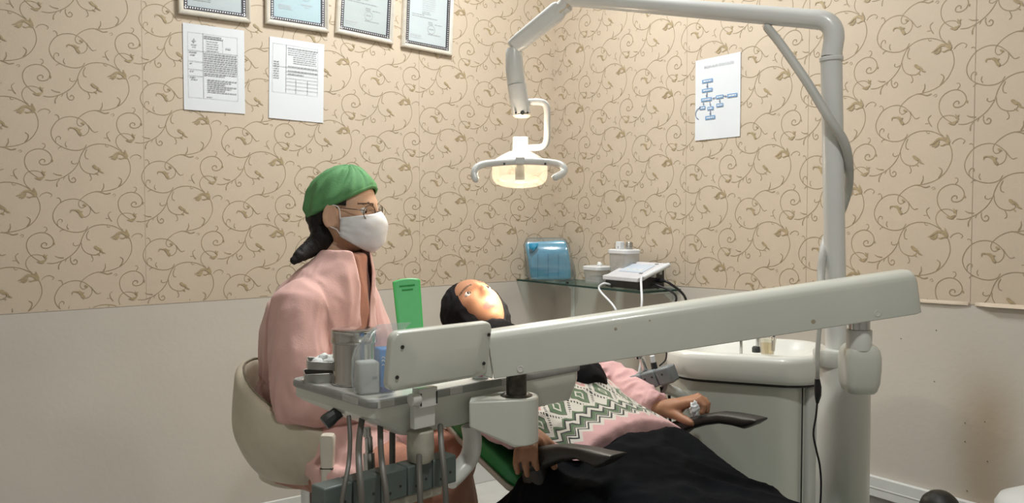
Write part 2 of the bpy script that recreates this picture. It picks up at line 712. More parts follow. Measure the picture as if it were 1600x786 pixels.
def ink_first(root, o, x, y, n):
    m = MB()
    rect_lines(m, o, x, y, .016, .044, .186, .268, m=1)
    rect_lines(m, o, x, y, .066, .044, .0668, .268, m=1)
    rect_lines(m, o, x, y, .078, .205, .135, .252, m=1)
    for yy in (.205, .168, .14, .118):
        rect_lines(m, o, x, y, .016, yy, .066 if yy < .2 else .186, yy + .0008, m=1)
    bars(m, o, x, y, n, [(.07, .13, .258, .004), (.07, .135, .251, .0045)], 0, 2)
    bars(m, o, x, y, n, [(.08, .12, .242 - i * .008, .003) for i in range(5)] + [(.145, .165, .222, .006)], 1, 3)
    bars(m, o, x, y, n, [(.07, .184, .198 - i * .0075, .0032) for i in range(9)], 0, 4)
    bars(m, o, x, y, n, [(.07, .182, .130, .003), (.07, .14, .1235, .003)], 0, 5)
    bars(m, o, x, y, n, [(.08, .182 - (i % 3) * .02, .108 - i * .007, .0032) for i in range(7)], 0, 6)
    bars(m, o, x, y, n, [(.02, .045, .198, .0035), (.024, .04, .189, .0035), (.022, .03, .16, .003), (.022, .034, .133, .003), (.022, .04, .112, .0035), (.026, .046, .105, .003), (.078, .095, .048, .003)], 0, 7)
    # small dark emblem with a word mark under it
    q = [(0, .011), (.003, .003), (.008, 0), (.003, -.002), (0, -.007), (-.003, -.002), (-.008, 0), (-.003, .003)]
    k = len(m.v)
    m.add([o + x * (.036 + a) + y * (.238 + b) for a, b in q], [tuple(range(8))], 0)
    bars(m, o, x, y, n, [(.028, .046, .224, .004), (.031, .043, .217, .003)], 1, 8)
    build(m, 'lettering', [M_ink, M_inkl], root, smooth=False)


def ink_second(root, o, x, y, n):
    m = MB()
    rect_lines(m, o, x, y, .012, .098, .186, .275, m=1)
    rect_lines(m, o, x, y, .062, .098, .0628, .275, m=1)
    bars(m, o, x, y, n, [(.068, .184, .262, .0035)], 0, 2)
    bars(m, o, x, y, n, [(.07 + .02 * (i > 2), .18, .255 - i * .0075, .0028) for i in range(7)], 1, 3)
    for yy in (.192, .176, .165, .152, .14, .126, .112):
        rect_lines(m, o, x, y, .062 if yy < .19 else .012, yy, .186, yy + .0008, m=1)
    bars(m, o, x, y, n, [(.07, .184, .196, .003), (.07, .184, .18, .003), (.07, .13, .168, .003)], 0, 4)
    bars(m, o, x, y, n, [(.016, .036, .208 - i * .0085, .003) for i in range(8)], 0, 5)
    for xx in (.1, .145):
        rect_lines(m, o, x, y, xx, .098, xx + .0008, .152, m=1)
    build(m, 'lettering', [M_ink, M_inkl], root, smooth=False)


M_blue = mat('flowchart_blue', (.20, .36, .60), .7)
M_arrow = mat('flowchart_arrow', (.19, .25, .36), .7)


def ink_flow(root, o, x, y, n):
    w, h = .21, .297

    def pt(px, py):             # pixel in the 6.55x view of the sheet -> place on the sheet
        return ((px - 190) / (650 - 190) * w, h - (py - 255 + (px - 190) * .18) / 785 * h)
    boxes = [((320, 448), 112), ((318, 538), 110), ((311, 628), 112), ((448, 597), 76), ((573, 579), 98), ((449, 676), 70), ((272, 711), 56), ((354, 711), 64)]
    m, a = MB(), MB()
    spots = []
    for (px, py), bw in boxes:
        cx, cy = pt(px, py)
        spots.append((cx, cy, bw / 460 * w, .0125))
    cx, cy = pt(352, 800)
    spots.append((cx, cy, 76 / 460 * w * 1.35, .0135))
    for cx, cy, bw, bh in spots:
        p = o + x * (cx - bw / 2) + y * (cy - bh / 2)
        m.quad(p, p + x * bw, p + x * bw + y * bh, p + y * bh)
        bars(m, o + n * .0004, x, y, n, [(cx - bw * .36, cx + bw * .38, cy - .0022, .0044)], 1, int(cx * 1e4))

    def arrow(x0, y0, x1, y1, t=.0028):
        p, q = V((x0, y0)), V((x1, y1))
        d = (q - p).normalized()
        s = V((-d.y, d.x))
        mid = q - d * min(.007, (q - p).length * .6)
        P3 = lambda v: o + x * v.x + y * v.y
        a.quad(P3(p - s * t / 2), P3(mid - s * t / 2), P3(mid + s * t / 2), P3(p + s * t / 2))
        a.add([P3(mid - s * t * 1.4), P3(q), P3(mid + s * t * 1.4)], [(0, 1, 2)])
    S = spots
    for i, j in ((0, 1), (1, 2)):
        arrow(S[i][0], S[i][1] - .008, S[j][0], S[j][1] + .008, .004)
    arrow(S[2][0] - .014, S[2][1] - .008, S[6][0] + .004, S[6][1] + .008)
    arrow(S[2][0] + .016, S[2][1] - .008, S[7][0], S[7][1] + .008)
    arrow(S[7][0], S[7][1] - .008, S[8][0], S[8][1] + .008, .004)
    arrow(S[3][0] - .019, S[3][1], S[2][0] + .028, S[2][1] - .001)
    arrow(S[3][0] + .019, S[3][1], S[4][0] - .024, S[4][1])
    arrow(S[3][0], S[3][1] - .008, S[5][0], S[5][1] + .008)
    # the bent arrow from the small box back down
    k = 12
    q = []
    for i in range(k + 1):
        t = radians(100 + 150 * i / k)
        q.append(o + x * (.026 + .023 * cos(t)) + y * (S[6][1] - .02 + .021 * sin(t)))
    a.ribbon(q, [.003] * (k + 1), n)
    e = q[0]
    a.add([e + y * .006, e + x * .010 + y * .001, e - y * .006], [(0, 1, 2)])
    build(m, 'chart_print', [M_blue, M_sheet], root, smooth=False)
    build(a, 'chart_arrows', M_arrow, root, smooth=False)
    cu = bpy.data.curves.new('t', 'FONT')
    cu.body = 'BAGAN ALUR ODONTOLOGI'
    cu.size = .0125
    cu.align_x = 'CENTER'
    ob = bpy.data.objects.new('t', cu)
    COL.objects.link(ob)
    me = bpy.data.meshes.new_from_object(ob.evaluated_get(bpy.context.evaluated_depsgraph_get()))
    t = MB()
    t.add([o + x * (.112 + v.co.x * .82) + y * (.262 + v.co.y) for v in me.vertices], [tuple(p.vertices) for p in me.polygons])
    bpy.data.objects.remove(ob)
    bpy.data.meshes.remove(me)
    build(t, 'title_text', M_ink, root, smooth=False)


paper(True, (284.8, 36.8), (287.3, 169.9), (379.9, 49.5), 'printed white sheet with an emblem and a dense text table, under the leftmost certificate', ink_first)
paper(True, (420.4, 59.3), (419.8, 181.7), (503.6, 72.4), 'printed white sheet with a paler half-page table, tilted, under the blue-tinted certificate', ink_second, tilt=-.022)
paper(False, (1088.7, 99.5), (1086.3, 216.2), (1159.6, 85.9), 'white sheet with a blue box flowchart taped to the right wall', ink_flow, group=None)

M_silver = mat('silver_frame', (.74, .70, .62), .3, metal=.35, var=.08, scale=40)
M_bead = mat('dark_beading', (.06, .06, .075), .4, metal=.3)
M_beadl = mat('silver_bead', (.75, .75, .76), .3, metal=.6)
M_doc3 = mat('certificate_grey', (.52, .57, .575), .7, var=.03)
M_doc1 = mat('certificate_paper', (.60, .665, .69), .7, var=.02)
M_doc2 = mat('certificate_bluish', (.50, .645, .70), .7, var=.02)


def certificate(bl, br, label, docm, seed, stamp, height=.40):
    (h0, z0), (h1, z1) = on_left(*bl), on_left(*br)
    x, y, n = V((-1, 0, 0)), V((0, 0, 1)), V((0, 1, 0))
    w = h0 - h1
    tilt = math.atan2(z1 - z0, w)
    rot = Matrix.Rotation(-tilt, 3, n)      # n points at the room: turn so that x follows the lower edge
    if abs((rot @ x).z - sin(tilt)) > 1e-4:
        rot = Matrix.Rotation(tilt, 3, n)
    x, y = rot @ x, rot @ y
    o = V((h0, .004, z0))
    root = thing('certificate_frame', label, 'framed certificate', o + x * w / 2, 'certificates in silver frames along the wall', room=True)

    def moulding(prof, inset, m):
        """closed profile swept round the rectangle with mitred corners; prof = (inward, out)"""
        mb = MB()
        rings = []
        for cx, cy, sx, sy in ((0, 0, 1, 1), (w, 0, -1, 1), (w, height, -1, -1), (0, height, 1, -1)):
            rings.append([o + x * (cx + sx * (inset + a)) + y * (cy + sy * (inset + a)) + n * e for a, e in prof])
        return mb.loft(rings, m, closed=True)
    fr = moulding([(0, 0), (0, .010), (.003, .015), (.008, .016), (.012, .013), (.018, .009), (.018, 0)], 0, 0)
    build(fr, 'frame_moulding', M_silver, root, sharp=30)
    bd = moulding([(0, 0), (0, .009), (.013, .008), (.013, 0)], .018, 0)
    k = 0
    for (cx, cy, dx, dy, ln) in ((0, 0, 1, 0, w), (0, 0, 0, 1, height), (w, 0, 0, 1, height), (0, height, 1, 0, w)):
        c = .022
        while c < ln - .02:
            a = .0245
            px = cx + dx * c + (a if (dy and cx == 0) else (-a if dy else 0))
            py = cy + dy * c + (a if (dx and cy == 0) else (-a if dx else 0))
            p = o + x * px + y * py + n * .0092
            bd.ell(p, (x * .0031, y * .0031, n * .0018), 6, 4, 1)
            c += .0085
    build(bd, 'beaded_border', [M_bead, M_beadl], root)
    i = .031
    d = MB().box(o + x * w / 2 + y * height / 2 + n * .003, (w - 2 * i, height - 2 * i, .003), (x, y, n))
    doc = build(d, 'document', docm, root, smooth=False)
    t = MB()
    oo = o + n * .0051
    stamp(t, oo, x, y, n, w, seed)
    build(t, 'lettering', [M_ink, M_inkl, M_inkg], doc, smooth=False)
    g = MB().box(o + x * w / 2 + y * height / 2 + n * .0072, (w - 2 * i + .004, height - 2 * i + .004, .0012), (x, y, n))
    build(g, 'glass_pane', M_glass, root, smooth=False)
    return root


def st1(t, o, x, y, n, w, seed):
    bars(t, o, x, y, n, [(.045, .1, .082, .008), (.045, .1, .07, .004), (.05, .11, .06, .003), (.05, .11, .053, .003)], 0, seed)
    bars(t, o, x, y, n, [(.16, .21, .1, .004), (.165, .205, .092, .004), (.17, .2, .085, .003)], 1, seed + 1)
    bars(t, o, x, y, n, [(.05, w - .06, .15 + i * .014, .004) for i in range(14)], 1, seed + 2)


def st2(t, o, x, y, n, w, seed):
    bars(t, o, x, y, n, [(.05, .10, .076 - i * .006, .003) for i in range(3)], 1, seed)
    bars(t, o, x, y, n, [(.135, .18, .088, .004), (.15, .165, .08, .003), (.135, .2, .155, .005)], 1, seed + 1)
    ring_mark(t, o, x, y, .155, .122, .0165, .0016, 2)
    bars(t, o, x, y, n, [(.140, .17, .121, .003), (.175, .18, .118, .004)], 2, seed)
    bars(t, o, x, y, n, [(.05, w - .06, .18 + i * .014, .004) for i in range(12)], 1, seed + 2)


def st3(t, o, x, y, n, w, seed):
    bars(t, o, x, y, n, [(.04, .09, .055, .007), (.04, .09, .047, .003)], 1, seed)
    ring_mark(t, o, x, y, .135, .092, .017, .0016, 0)
    bars(t, o, x, y, n, [(.125, .147, .091, .004), (.12, .142, .118, .004), (.12, .142, .112, .003), (.15, .185, .113, .003), (.12, .18, .07, .003)], 0, seed + 1)
    bars(t, o, x, y, n, [(.045, w - .075, .135, .003), (.045, .1, .143, .003), (.09, .13, .15, .003), (.09, .125, .157, .003)], 0, seed + 2)
    bars(t, o, x, y, n, [(.09, .15, .166 + i * .009, .004) for i in range(20)], 1, seed + 3)


certificate((277, 22), (390.5, 37.5), 'leftmost framed certificate, above the dense text sheet', M_doc1, 11, st1)
certificate((413, 37.5), (512, 52.5), 'framed certificate with bluish paper and a green round stamp, second from the left', M_doc2, 22, st2)
certificate((522, 52), (612, 70.5), 'framed certificate with a grey round stamp, between the bluish and the rightmost certificate', M_doc3, 33, st3)
certificate((625, 73.5), (704, 88.5), 'rightmost framed certificate, lowest and nearest the corner', M_doc1, 44, st3)
# ------------------------------------------------------------------ dental unit materials
M_unit = mat('unit_enamel', (.60, .615, .555), .32, var=.035, scale=6, coat=.25)
M_unit2 = mat('unit_enamel_pale', (.66, .67, .63), .3, var=.03, scale=6, coat=.3)
M_lampw = mat('lamp_enamel', (.70, .71, .69), .3, var=.02, coat=.3)
M_chrome = mat('chrome', (.55, .55, .54), .18, metal=1., var=.05)
M_oily = mat('greasy_steel', (.075, .068, .058), .35, metal=.7, var=.45, scale=60)
M_rubber = mat('grey_rubber_strip', (.27, .275, .262), .45, var=.10, scale=20)
M_hose = mat('grey_hose', (.12, .115, .10), .5, var=.06)
M_cable = mat('pale_cable', (.50, .50, .47), .5)
M_holder = mat('holder_dark_grey', (.10, .125, .115), .4, var=.06)
M_dirty = mat('stained_bracket', (.42, .40, .33), .5, var=.22, scale=30)
M_dark = mat('dark_knob', (.03, .035, .035), .45)
M_gap = mat('dark_gap', (.03, .03, .028), .8)
M_wood = mat('stain_on_enamel', (.38, .33, .24), .5)

XA, YA, ZA = V((1, 0, 0)), V((0, 1, 0)), V((0, 0, 1))


def circle(c, x, y, r, n=24):
    return [c + x * r * cos(2 * pi * i / n) + y * r * sin(2 * pi * i / n) for i in range(n)]


# ------------------------------------------------------------------ column with lamp post
cb = V((.731, 1.80, 0))
root = thing('unit_column', 'white floor column of the dental unit with a collar, right of the spittoon', 'dental unit', cb)
ztop = P(1300, 556, 1.80).z
m = MB()
prof = [(.13, 0), (.13, .02), (.085, .05), (.0575, .09), (.056, .3), (.055, ztop - .02), (.052, ztop - .012)]
m.lathe(prof, cb, 40)
build(m, 'column', M_unit2, root, sharp=50)
m = MB()
cc = cb + V((-.018, 0, 0))
m.lathe([(.046, ztop - .02), (.0485, ztop - .012), (.0485, ztop + .010), (.045, ztop + .016), (.028, ztop + .017)], cc, 36)
build(m, 'collar', M_unit2, root, sharp=40)
# carrier of the instrument arm, standing on the column's front
pr = P(1347, 560, 1.56)
q = lambda px, py: P(px, py, 1.56)
m = MB()
zs = [q(1347, y).z for y in (617, 613, 602, 580, 560, 549, 543, 541)]
wd = [.0245, .0285, .0325, .0345, .0345, .0320, .027, .0235]
rings = []
for z, w in zip(zs, wd):
    rings.append([V((pr.x + .006 + a * w * 2, 1.585 + b * w * 2.0, z)) for a, b in rrect(1, 1, .28, 5)])
m.loft(rings)
# web that joins the carrier to the column
m.tube([(pr.x + .006, 1.60, q(1347, 580).z), (cb.x + .002, 1.765, q(1347, 582).z)], [.021, .024], 20)
build(m, 'arm_carrier', M_unit, root, bevel=.004, sharp=50)
m = MB()
m.lathe([(.0235, -.012), (.0235, .025), (.0225, .0265)], (pr.x, 1.575, q(1347, 538).z), 30)
build(m, 'socket', M_unit2, root)
m = MB()
m.lathe([(.0195, 0), (.0195, .032)], (pr.x, 1.575, q(1347, 516).z), 28)
build(m, 'pivot_pin', M_chrome, root)

# ------------------------------------------------------------------ dental lamp: post, boom, swing arm, head
D0 = 1.80
pbot = V((cc.x, cc.y, ztop + .017))
ptop = P(1299, 92, D0)
elbow = P(1303, 33, D0)
L1 = P(897, -2, 2.20)           # far end of the boom
root = thing('dental_lamp', 'lit operating lamp on a white pipe boom above the patient', 'lamp', pbot)
m = MB()
m.tube([pbot, pbot.lerp(ptop, .5), ptop], .0225, 24)
build(m, 'post', M_lampw, root)
m = MB()
up = (ptop - pbot).normalized()
m.tube([ptop - up * .006, ptop + up * .004], .0248, 24)
build(m, 'post_ring', M_lampw, root, bevel=.002)
bd = (L1 - elbow).normalized()
m = MB()
c0 = ptop + up * .004
ctrl = [c0]
a, b = elbow - up * .035, elbow + bd * .035
for i in range(9):
    t = i / 8
    ctrl.append(a * (1 - t) ** 2 + elbow * 2 * t * (1 - t) + b * t * t)
ctrl.append(b + bd * .012)
m.tube(ctrl, .0215, 24)
build(m, 'elbow', M_lampw, root)
m = MB()
m.tube([b + bd * .012, L1], [.0212, .0205], 24)
boom = build(m, 'boom', M_lampw, root)
# knuckle between boom and swing arm
K0 = P(884, 8, 2.22)
K1 = P(799, 76, 2.30)
kd = (K1 - K0).normalized()
m = MB()
m.tube([L1 - bd * .004, L1 + bd * .02, K0 + kd * .0, K0 + kd * .03], [.0215, .022, .022, .02], 18, round_ends=True)
kn = build(m, 'knuckle', M_lampw, root)
m = MB()
s_ = kd.cross(YA).normalized()
m.box(K0 + kd * .012 + V((.006, -.0215, -.004)), (.04, .003, .007), (kd, YA, s_))
build(m, 'spring_slot', mat('warm_metal', (.72, .6, .42), .3, metal=.3), kn)
m = MB()
sz = kd.cross(YA).normalized()
rings = []
for t, w, h in ((.02, .019, .023), (.03, .021, .026), (.16, .02, .0235), ((K1 - K0).length - .006, .0185, .021), ((K1 - K0).length, .016, .018)):
    c = K0 + kd * t
    rings.append([c + YA * a * w * 2 + sz * b * h * 2 for a, b in rrect(1, 1, .3, 5)])
m.loft(rings)
build(m, 'swing_arm', M_lampw, root, sharp=50)
H0, H1, H2 = P(803, 84, 2.30), P(807, 132, 2.30), P(815, 178, 2.30)
m = MB()
m.tube([H0 + V((0, 0, .014)), H0, P(804, 108, 2.3), H1], [.02, .0235, .0255, .0255], 22)
build(m, 'drop_arm', M_lampw, root)
m = MB()
m.tube([H1 + V((.001, 0, -.001)), P(811, 156, 2.3), H2], [.0265, .0268, .0262], 22)
dn = build(m, 'drop_sleeve', M_lampw, root)
m = MB()
m.lathe([(.0258, -.004), (.02, -.010), (.006, -.012)], H2, 22)
for dx, r in ((-.016, .003), (.002, .006), (.016, .003)):
    m.lathe([(r, -.002), (r, .004)], H2 + V((dx, -.0245, 0)), 10, m=1, axis=(0, 1, 0))
build(m, 'sleeve_cap', [mat('lit_plastic', (.75, .62, .50), .4), M_dark], dn)
# side yoke, a bent tube from the sleeve to the neck
m = MB()
Y = [(822, 160), (840, 159), (851, 162), (855, 172), (855, 190), (855, 212), (853, 224), (846, 230), (832, 231), (824, 231)]
m.tube(catmull([P(x, y, 2.30) for x, y in Y], 4), .0095, 16, round_ends=True)
build(m, 'yoke', M_lampw, root)
# head
HC = P(812, 262, 2.30)
k = 2.30 / F                    # metres per pixel there
tilt_ax = V((0.0, -.10, .995)).normalized()
m = MB()
nk = P(813, 226, 2.30)
m.lathe([(.0235, .022), (.0235, -.016), (.026, -.022)], nk, 26, axis=tilt_ax)
build(m, 'neck', M_lampw, root)
m = MB()
m.lathe([(.026, .046), (.034, .043), (.052, .034), (.066, .026), (.074, .016), (.075, .012), (.066, .022), (.045, .036), (.022, .041)], HC, 40, axis=tilt_ax)
m.box(HC + V((0, -.061, -.004)), (.026, .006, .066))
m.lathe([(.008, 0), (.008, .003)], HC + V((0.002, -.0675, -.020)), 14, axis=(0, 1, 0))
hd = build(m, 'reflector_housing', M_lampw, root, sharp=40)
m = MB()
m.lathe([(.074, .014), (.077, .006), (.0775, -.020), (.075, -.034), (.066, -.045), (.045, -.053), (.02, -.056), (.004, -.0565)], HC, 40, axis=tilt_ax)
M_cover = mat_thin('lamp_cover', (.99, .97, .93), .06, .12, white=.10)
build(m, 'front_cover', M_cover, hd)
m = MB()
m.lathe([(.072, .012), (.06, .024), (.04, .033), (.02, .036)], HC, 36, axis=tilt_ax, caps=False)
M_mirror = mat('reflector_mirror', (.9, .82, .7), .25, metal=.85, var=.02, emit=(1., .78, .52), estr=5.5)
build(m, 'reflector', M_mirror, hd)
m = MB()
m.tube([HC + V((0, 0, .020)), HC + V((0, 0, -.008))], .008, 14, round_ends=True)
M_bulb = mat('halogen_bulb', (1, .9, .75), .4, emit=(1., .80, .55), estr=160.)
build(m, 'bulb', M_bulb, hd)
m = MB()
G = [(743, 280), (741, 272), (744, 263), (755, 257), (780, 254), (814, 252), (850, 253), (872, 256), (881, 262), (880, 270), (868, 277)]
dz = [2.16, 2.165, 2.17, 2.18, 2.20, 2.205, 2.20, 2.18, 2.165, 2.155, 2.13]
m.tube(catmull([P(x, y, d) for (x, y), d in zip(G, dz)], 4), .0095, 16, round_ends=True)
for px in (788, 852):
    m.lathe([(.003, 0), (.003, .004)], P(px, 256, 2.187), 10, m=1, axis=(0, 1, 0))
m.box(HC + V((0, -.085, .012)), (.024, .06, .016))
build(m, 'handle_bar', [M_lampw, M_dark], root)

# pale cable from boom, round the post and down behind the arm, with a dark connector
m = MB()
cab = [P(1199, 43, 1.885), P(1222, 72, 1.85), P(1262, 130, 1.80), P(1296, 186, 1.765), P(1318, 220, 1.765), P(1326, 255, 1.79), P(1325, 295, 1.835), P(1312, 335, 1.86), P(1296, 360, 1.845), P(1286, 395, 1.80), P(1283, 430, 1.78), P(1284, 480, 1.73), P(1280, 515, 1.72), P(1277, 560, 1.72), P(1277, 592, 1.72)]
rr = [.0098] * 8 + [.0092, .0088, .0085, .0058, .005, .005, .005]
cc2 = catmull(cab, 5)
m.tube(cc2, [rr[min(len(rr) - 1, i // 5)] for i in range(len(cc2))], 12, round_ends=True)
co = build(m, 'lamp_cable', M_cable, base=cab[-1])
tag(co, 'pale cable hanging from the lamp boom and looping round the post', 'cable')
m = MB()
m.tube([P(1277, 592, 1.72), P(1278, 605, 1.72), P(1278, 618, 1.72), P(1277, 630, 1.72)], [.0055, .0075, .007, .003], 12)
build(m, 'connector', M_black, co, label='black cable connector')
m = MB()
m.tube(catmull([P(1277, 628, 1.72), P(1275, 650, 1.72), P(1271, 678, 1.72), P(1276, 705, 1.72), P(1281, 728, 1.72), P(1283, 760, 1.73), P(1280, 800, 1.74), P(1268, 840, 1.75)], 4), .0022, 8)
build(m, 'lead', M_black, co, label='thin black lead')

# ------------------------------------------------------------------ delivery unit: arm, tray, panel, holder
K = V((-.239, 1.40, 0))          # tray corner nearest the camera
LD = V((.725, .688, 0)).normalized()
SD = V((-.688, .725, 0)).normalized()
TZ = P(580, 628, 1.40).z         # top of the tray


def T(l, s, z):
    return V((K.x, K.y, 0)) + LD * l + SD * s + V((0, 0, TZ + z))


TL, TS = .545, .292
root = thing('delivery_unit', 'white instrument tray on a long jointed arm, in front of the patient', 'dental tray unit', T(.27, .14, -.08))
# arm
A0, A1 = P(757, 552.5, 1.57), P(1424, 453, 1.575)
ad = (A1 - A0).normalized()
asx = V((ad.y, -ad.x, 0)).normalized()
asz = asx.cross(ad).normalized()
if asz.z < 0:
    asz = -asz
LA = (A1 - A0).length
m = MB()
rings = []


def arm_ring(t, w, h, dz, r=.24):
    c = A0 + ad * t + asz * dz
    return [c + asx * a * w + asz * b * h for a, b in ((x, y) for x, y in arm_poly(w, h, r))]


def arm_poly(w, h, r):
    """flat below, well rounded above"""
    o = [(-.5, -.5), (.5, -.5)]
    for i in range(7):
        t = radians(0 + 90 * i / 6)
        o.append((.5 - .40 + .40 * cos(t), .5 - r + r * sin(t)))
    for i in range(7):
        t = radians(90 + 90 * i / 6)
        o.append((-.5 + .40 + .40 * cos(t), .5 - r + r * sin(t)))
    return o


hL, hR = 74 * 1.55 / F, 69 * 1.55 / F
for t, w, h in ((.012, .07, hL), (.3, .07, hL + .3 * (hR - hL)), (LA - .014, .072, hR), (LA - .005, .068, hR * .97), (LA, .058, hR * .88)):
    rings.append(arm_ring(t, w, h, 0 if h > hR * .9 or t < .3 else -.004))
m.loft(rings)
arm = build(m, 'support_arm', M_unit, root, bevel=.003, sharp=45)
m = MB()
m.loft([arm_ring(-.014, .052, hL * .80, .004), arm_ring(-.008, .062, hL * .90, .003), arm_ring(.0105, .07, hL, 0)])
build(m, 'arm_end_cap', M_unit, arm, bevel=.003)
m = MB()
for px, py, r in ((813, 575, .0062), (1369, 489, .0062)):
    c = P(px, py, 1.545)
    c = c + asx * (.0355 - (c - (A0 + ad * (c - A0).dot(ad))).dot(asx))
    build(MB().lathe([(r, -.002), (r, .0012), (r * .75, .0014), (r * .7, .0006)], c, 16, axis=asx), 'cover_plug', M_unit2, arm)
m = MB()
for px, py, r in ((1269, 502, .009), (961, 513, .003), (1307, 487, .004), (1014, 500, .0016)):
    c = P(px, py, 1.545)
    c = c + asx * (.0353 - (c - (A0 + ad * (c - A0).dot(ad))).dot(asx))
    build(MB().lathe([(r, 0), (r * .6, .0003), (r * .2, .0004)], c, 9, axis=asx), 'stain', M_wood, arm, label='brown spot on the arm')
# pin and bracket at the tray end
pp = P(807, 605, 1.565)
m = MB()
m.lathe([(.0196, -.022), (.0196, .04)], (pp.x, pp.y, pp.z), 28)
m.lathe([(.026, -.022), (.031, -.020), (.031, -.015), (.026, -.012), (.02, -.012)], (pp.x, pp.y, pp.z), 30)
build(m, 'arm_pin', M_oily, root, label='dark greasy steel pin')
m = MB()
ztp, zbt = P(800, 624, 1.53).z, P(800, 697, 1.53).z
zb0 = P(735, 668, 1.50).z
R = .0425
pc = V((pp.x, pp.y, 0))
poly = []
for i in range(13):
    t = radians(-95 + 200 * i / 12)
    poly.append(pc + LD * 0 + V((R * cos(t), R * sin(t), 0)))
ends = [P(735, 640, 1.555) + V((0, .075, 0)), P(733, 640, 1.505)]
poly += [V((e.x, e.y, 0)) for e in ends]
r1 = [p + ZA * ztp for p in poly]
r0 = [p + ZA * (zbt + (zb0 - zbt) * max(0, min(1, (pc.x - p.x) / .09))) for p in poly]
m.loft([r0, r1])
build(m, 'bracket', M_unit, root, bevel=.003, sharp=50)
# tray body: flat top with a rubber edge strip, walls drawn in below
m = MB()


def tray_poly(ins, r=.022):
    a0, a1, b0, b1 = ins if isinstance(ins, tuple) else (ins,) * 4
    o = []
    for cx, cy, a in ((TL - a1 - r, TS - b1 - r, 0), (a0 + r, TS - b1 - r, 90), (a0 + r, b0 + r, 180), (TL - a1 - r, b0 + r, 270)):
        for i in range(6):
            t = radians(a + 90 * i / 5)
            o.append((cx + r * cos(t), cy + r * sin(t)))
    return o


m.loft([[T(l, s, z) for l, s in tray_poly(i)] for z, i in ((-.080, (.085, .022, .022, .06)), (-.076, (.075, .016, .014, .05)), (-.040, (.012, .005, .006, .012)), (-.032, .004), (-.012, .004))])
build(m, 'tray_body', M_unit, root, sharp=35)
m = MB()
m.loft([[T(l, s, z) for l, s in tray_poly(i)] for z, i in ((-.0145, .0015), (-.0115, 0), (-.003, 0), (0, .002), (0, .008), (-.004, .012), (-.004, .02))])
build(m, 'tray_rim', M_rubber, root, sharp=35, label='grey rubber edge of the tray')
m = MB()
m.loft([[T(l, s, z) for l, s in tray_poly(i)] for z, i in ((-.0042, .011), (-.0025, .011), (-.0025, .013))])
build(m, 'tray_mat', M_unit2, root)
# strips of old tape on the rim
M_tape = mat('old_tape', (.46, .46, .43), .5, var=.1, scale=40)
for l0, l1, a in ((.010, .045, 0), (.17, .20, 0), (.30, .335, 0)):
    build(MB().box(T((l0 + l1) / 2, -.0007, -.007), (l1 - l0, .001, .012), (LD, SD, ZA)), 'tape_patch', M_tape, root, label='pale tape peeling off the tray edge')
m = MB()
m.box(T(-.0007, .07, -.007), (.001, .05, .011), (LD, SD, ZA))
build(m, 'tape_patch', M_tape, root, label='pale tape peeling off the tray edge')
# knob below the left end
m = MB()
kp = P(515, 655, 1.50)
ka = V((-.6, -.35, -.45)).normalized()
m.lathe([(.012, -.022), (.0125, -.008), (.0135, -.006), (.0145, .006), (.013, .012), (.006, .013)], kp, 10, axis=ka)
build(m, 'knob', M_dark, root, sharp=25, label='black knob under the tray')
# control panel seen from the back
m = MB()
pl = .117
pw, ph = .226, .103
pcn = T(.012 + pw / 2, -.030, .071)
pn = (SD * .985 + ZA * .10).normalized()       # towards the dentist
pup = (ZA - pn * ZA.dot(pn)).normalized()


def panel_ring(w, h, r, dep, dy=0, sk=.0):
    return [pcn + LD * (a + b * sk) + pup * (b + dy) - pn * dep for a, b in rrect(w, h, r, 6)]


m.loft([panel_ring(pw - .004, ph - .004, .014, -.012, 0, .05), panel_ring(pw, ph, .016, -.009, 0, .05), panel_ring(pw, ph, .016, .004, 0, .05), panel_ring(pw - .006, ph - .005, .014, .008, 0, .05),
        panel_ring(pw - .045, ph - .016, .012, .0095, -.003, .05), panel_ring(pw - .085, ph - .050, .008, .021, -.014, .05)])
pan = build(m, 'control_panel', M_unit, root, bevel=.002, sharp=50)
m = MB()
for a, b in ((-.094, .026), (-.099, -.026), (.103, .028), (.098, -.026)):
    c = pcn + LD * (a + b * .05) + pup * b - pn * .0096
    build(MB().lathe([(.0034, 0), (.0034, .0015)], c, 12, axis=-pn), 'screw', M_pin, pan, label='dark screw hole')
m = MB()
for a, sg in ((.095, 0), (.135, 1)):
    c = pcn + LD * (a - .113)
hx = T(.087, -.020, .000)
m.box(hx + LD * .010 - ZA * .002, (.040, .022, .034), (LD, SD, ZA))
m.box(hx + LD * .008 - ZA * .036 + SD * .004, (.046, .014, .042), (LD, SD, ZA))
m.lathe([(.011, -.006), (.0115, 0), (.0115, .010), (.010, .012)], hx - LD * .020 - SD * .006 - ZA * .002, 18, axis=LD)
hin = build(m, 'panel_hinge', M_unit2, root, bevel=.003)
m = MB()
for a in (-.0075, .0275):
    build(MB().box(hx + LD * a - ZA * .004 - SD * .0112, (.0022, .003, .022), (LD, SD, ZA)), 'hinge_gap', M_gap, hin)
# drip block and hoses
m = MB()
dc = P(657, 700, 1.47)
m.lathe([(.024, .034), (.025, .0), (.024, -.018), (.018, -.026)], dc, 20)
build(m, 'hose_block', M_dirty, root, bevel=.003, label='stained beige block below the tray')
HZ = P(495, 768, 1.33).z


def hose(pts, r, name='hose', mt=None, n=10):
    mb = MB()
    mb.tube(catmull(pts, 4), r, n)
    return build(mb, name, mt or M_hose, root)


